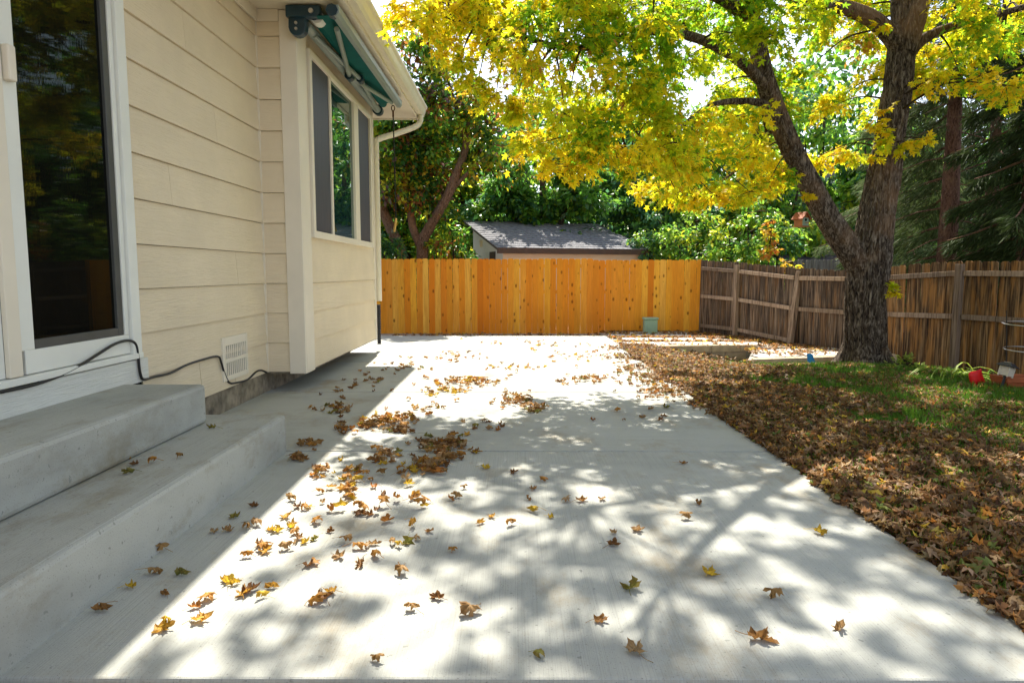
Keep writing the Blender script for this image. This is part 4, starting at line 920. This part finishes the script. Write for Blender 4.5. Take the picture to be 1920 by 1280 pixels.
sv_, sf_, sc_, sb = [], [], [], 0
for rank, i in enumerate(order):
    p, s, k, lab = spots[i]; me, V, F = leafmesh[k][int(rng.integers(0, 10))]
    e = Euler((rng.normal() * .22, rng.normal() * .22, rng.uniform(0, 6.283)))
    if rank < 300:
        o = link('fallen_leaf', me); o.location = (p.x, p.y, p.z + .004); o.scale = (s,) * 3; o.rotation_euler = e
        tag(o, lab, 'leaf', 'fallen leaves on the patio')
    else:
        Wm = np.array(e.to_matrix()); vv = (V * s) @ Wm.T + np.array((p.x, p.y, p.z + .004)); cc = np.zeros((len(V), 4), np.float32)
        a = np.empty(len(V) * 4, np.float32); me.color_attributes['Col'].data.foreach_get('color', a)
        sv_.append(vv); sf_.append(F + sb); sc_.append(a.reshape(-1, 4)[:, :3]); sb += len(V)
if sv_: tag(link('scattered_leaves', np_mesh('scattered_leaves', np.concatenate(sv_), np.concatenate(sf_), M['litter'], np.concatenate(sc_))), 'small far leaves strewn over the back of the patio', 'leaves', kind='stuff')

# ================================================================== SMALL THINGS
p = P(1219, 621, Y=16.95); pd = empty('utility_pedestal', (p.x, 16.95, -.04)); tag(pd, 'pale green plastic utility pedestal standing against the cedar fence', 'utility box')
MB().prism([(-.165, -.11, 0), (.165, -.11, 0), (.165, .11, 0), (-.165, .11, 0)], (0, 0, 0), (0, 0, .36)).build('body', M['pedestal'], pd, bevel=.025)
MB().prism([(-.185, -.13, .362), (.185, -.13, .362), (.185, .13, .362), (-.185, .13, .362)], (0, 0, 0), (0, 0, .055)).build('lid', M['pedestal'], pd, bevel=.02)
for x in (-.1, .1): MB().box(x - .012, x + .012, -.122, -.112, .03, .26).build('rib', M['pedestal'], pd)
# blue marker by the wall
p = P(1520, 684, Y=11.9); bm = empty('blue_scoop', (p.x, 11.9, p.z)); tag(bm, 'small blue plastic scoop leaning in the grass left of the maple', 'scoop')
MB().add([(-.07, .03, .2), (-.02, .0, .21), (.03, .0, .19), (-.05, 0, 0), (.03, -.05, -.02), (.10, .0, .0), (-.04, .05, .18), (.01, .05, .17), (.0, .07, 0), (.08, .06, 0)],
         [(0, 1, 4, 3), (1, 2, 5, 4), (0, 6, 7, 2, 1), (6, 8, 9, 7), (0, 3, 8, 6), (2, 7, 9, 5), (3, 4, 5, 9, 8)]).build('blade', M['blue'], bm, bevel=.008)
# red marker flag
p = P(1829, 712, Y=8.9); rfl = empty('marker_flag', (p.x, 8.9, -.15)); tag(rfl, 'small red marker flag tilted in the garden bed', 'flag')
MB().tube([(.05, .03, 0), (.0, 0, p.z + .15 + .02)], .004, 6).build('wire', M['steel'], rfl)
h = p.z + .15
me_ = MB()
for i in range(5):
    for j in range(4):
        me_.v.append((-.10 + .042 * i + .02 * j, .016 * math.sin(i * 1.7 + j), h + .09 - .06 * j + .016 * i))
for i in range(4):
    for j in range(3): a = i * 4 + j; me_.f.append((a, a + 4, a + 5, a + 1))
fo = me_.build('cloth', M['red'], rfl, smooth=True); md = fo.modifiers.new('th', 'SOLIDIFY'); md.thickness = .003
# solar lantern
p = P(1886, 708, Y=8.7); sl_ = empty('solar_lantern', (p.x - .10, 8.65, -.06)); tag(sl_, 'tilted black-capped solar path lantern beside the terracotta planter', 'lantern'); sl_.rotation_euler = (R(4), R(14), R(25))
MB().prism([(-.055, -.055, 0), (.055, -.055, 0), (.055, .055, 0), (-.055, .055, 0)], (0, 0, .24), (0, 0, .36)).build('lamp_glass', M['lampglass'], sl_, bevel=.008)
MB().add([(-.10, -.10, .36), (.10, -.10, .36), (.10, .10, .36), (-.10, .10, .36), (-.05, -.05, .41), (.05, -.05, .41), (.05, .05, .41), (-.05, .05, .41)], [(0,3,2,1),(4,5,6,7),(0,1,5,4),(1,2,6,5),(2,3,7,6),(3,0,4,7)]).build('cap', M['black'], sl_, bevel=.006)
MB().box(-.04, .04, -.04, .04, .412, .418).build('solar_panel', M['steel'], sl_)
for x, y in ((-.055, -.055), (.055, -.055), (.055, .055), (-.055, .055)): MB().box(x - .008, x + .008, y - .008, y + .008, .23, .36).build('corner_post', M['lampglass'], sl_)
MB().tube([(0, 0, -.05), (0, 0, .24)], .017, 8).build('stake', M['black'], sl_)
# planter
p = P(1925, 735, Y=8.75); pt = empty('planter', (p.x + .05, 8.85, -.16)); tag(pt, 'rectangular terracotta planter box at the right edge of the bed', 'planter')
w0, w1, d0, d1, hh_ = .30, .36, .13, .17, .30
def ringv(w_, d, z): return [(-w_, -d, z), (w_, -d, z), (w_, d, z), (-w_, d, z)]
MB().add(ringv(w0, d0, 0) + ringv(w1, d1, hh_) + ringv(w1 - .025, d1 - .025, hh_) + ringv(w0, d0, .22), [(3,2,1,0)] + [(i, (i+1)%4, 4+(i+1)%4, 4+i) for i in range(4)] + [(4+i, 4+(i+1)%4, 8+(i+1)%4, 8+i) for i in range(4)] + [(8+i, 8+(i+1)%4, 12+(i+1)%4, 12+i) for i in range(4)]).build('box', M['terracotta'], pt)
MB().box(-w1 - .012, w1 + .012, -d1 - .014, -d1 + .012, hh_ - .06, hh_ + .004).build('rim', M['terracotta'], pt, bevel=.006)
MB().box(-w0 + .01, w0 - .01, -d0 + .01, d0 - .01, .18, .235).build('potting_soil', M['soil'], pt)
# fallen black lamp head
p = P(1857, 730, Y=8.9); bl_ = empty('fallen_lamp', (p.x, 8.9, -.12)); tag(bl_, 'small black lamp cap lying in the grass by the red flag', 'lamp'); bl_.rotation_euler = (R(30), R(-35), .5)
MB().add([(-.10, -.10, 0), (.10, -.10, 0), (.10, .10, 0), (-.10, .10, 0), (-.05, -.05, .06), (.05, -.05, .06), (.05, .05, .06), (-.05, .05, .06)], [(0,3,2,1),(4,5,6,7),(0,1,5,4),(1,2,6,5),(2,3,7,6),(3,0,4,7)]).build('cap', M['black'], bl_, bevel=.006)
MB().tube([(0, 0, 0), (0, 0, -.12)], .018, 8).build('stake', M['black'], bl_)
# wire cage against the fence
tc = empty('wire_cage', P(1888, 660, Y=10.0)); tag(tc, 'thin wire plant cage with two rings near the right end of the old fence', 'plant cage')
c0 = P(1925, 600, Y=9.9); inv = Matrix.Translation(tc.location).inverted()
for zz, r in ((P(1888, 607, Y=9.9).z, .30), (P(1888, 655, Y=9.9).z, .26)):
    o = MB().tube([(c0.x + r * math.cos(t), 9.9 + r * .9 * math.sin(t), zz + .02 * math.sin(t)) for t in np.linspace(0, 2 * math.pi, 33)], .007, 6).build('ring', M['steel'], tc); o.matrix_parent_inverse = inv
for t in (math.pi, math.pi * 1.55, .3): 
    o = MB().tube([(c0.x + .30 * math.cos(t), 9.9 + .27 * math.sin(t), P(1888, 582, Y=9.9).z), (c0.x + .22 * math.cos(t), 9.9 + .2 * math.sin(t), -.2)], .006, 6).build('wire_leg', M['black'], tc); o.matrix_parent_inverse = inv
# strap-leaf clump, arching blade, small leafy bush
def strap(name, label, base, n, L, col, spread=1.0, up=.6, wdt=.016):
    t = empty(name, base); tag(t, label, 'plant'); b = Vector(base); V, F, C = [], [], []
    for i in range(n):
        an = rng.uniform(0, 6.283); l = L * rng.uniform(.6, 1.1); d = Vector((math.cos(an), math.sin(an), 0)); s = Vector((-d.y, d.x, 0)); k0 = len(V); u_ = up * rng.uniform(.5, 1.3)
        for k in range(7):
            x = k / 6; c = d * (l * x * spread) + Vector((0, 0, l * (u_ * x * 1.6 - 1.5 * u_ * x * x))) ; w_ = wdt * (1 - x ** 2) + .001
            V += [tuple(c - s * w_), tuple(c + Vector((0, 0, -.004))), tuple(c + s * w_)]
            C += [tuple(np.array(col) * rng.uniform(.8, 1.2))] * 3
        for k in range(6):
            a = k0 + k * 3; F += [(a, a + 1, a + 4, a + 3), (a + 1, a + 2, a + 5, a + 4)]
    link('foliage', np_mesh('foliage', V, F, M['grass'], np.array(C)), t); return t
b = P(1775, 712, Y=9.8); strap('lily_plant', 'clump of long arching yellow-green strap leaves in the bed', (b.x, 9.8, -.15), 46, .75, (.30, .40, .05), 1.0, .75)
b = P(1845, 705, Y=9.7); strap('lily_plant', 'single tall green blade bending over beside the old fence', (b.x, 9.7, -.15), 3, .42, (.12, .25, .04), .55, 1.6, .009)
def bush(name, label, px, Y_, hw, hz, n, cols, wts, s):
    b = P(*px, Y=Y_); z0 = -.15
    bg_tree(name, label, None, [([(b.x, Y_, z0), (b.x, Y_, z0 + hz * .5), (b.x + .02, Y_, z0 + hz)], [.012, .008, .003])], [((b.x, Y_, z0 + hz * .6), (hw, hw * .7, hz * .45))], n, cols, wts, s, M['twig'], 16, (.07, .13), 5, 'plant', .1, DT, .1)
bush('leafy_plant', 'small bright lime-green plant growing right of the maple base', (1695, 690), 10.55, .2, .32, 420, [(.38, .46, .07), (.25, .38, .05)], [.6, .4], .075)
bush('leafy_plant', 'low green weeds in the bed between the lime plant and strap leaves', (1735, 703), 10.3, .16, .16, 200, [(.25, .38, .05), (.12, .22, .04)], [.6, .4], .06)
o = MB().add([(6.3, 10.3, -.10), (6.75, 10.25, -.10), (6.8, 10.55, -.10), (6.35, 10.6, -.10)], [(0, 1, 2, 3)]).prism([(6.3, 10.3, -.09), (6.75, 10.25, -.09), (6.8, 10.55, -.09), (6.35, 10.6, -.09)], (0, 0, 0), (0, 0, .04)).build('stepping_stone', plain('reddish flagstone', (.34, .25, .21), .9, .2, .15, 8, .4)); tag(o, 'flat reddish stepping stone at the foot of the old fence', 'stone')
# birdhouse hanging from the maple limb
p = P(1502, 422, Y=12.0); bh = empty('birdhouse', p); tag(bh, 'small orange-brown birdhouse hanging beside the left maple limb', 'birdhouse'); bh.rotation_euler = (0, 0, R(28))
MB().prism([(-.075, 0, -.02), (.075, 0, -.02), (.075, 0, .13), (0, 0, .205), (-.075, 0, .13)], (0, -.085, 0), (0, .085, 0)).build('box', M['birdwood'], bh)
MB().prism([(-.115, 0, .10), (-.10, 0, .092), (0, 0, .200), (.10, 0, .092), (.115, 0, .10), (0, 0, .222)], (0, -.12, 0), (0, .12, 0)).build('roof', M['terracotta'], bh)
MB().box(-.072, .072, -.092, -.086, -.015, .12).build('front_panel', M['pedestal'], bh)
MB().tube([(0, -.098, .085), (0, -.086, .085)], .024, 14).build('entrance_hole', M['dark'], bh)
MB().tube([(0, -.16, .035), (0, -.09, .035)], .008, 8).build('perch', M['birdwood'], bh)
MB().box(-.10, .10, -.12, .11, -.035, -.021).build('floor', M['birdwood'], bh)
e = limbs[1][50]; 
MB().tube([(0, 0, .21), (0, 0, 1.15)], .003, 5).build('hanging_wire', M['black'], bh)
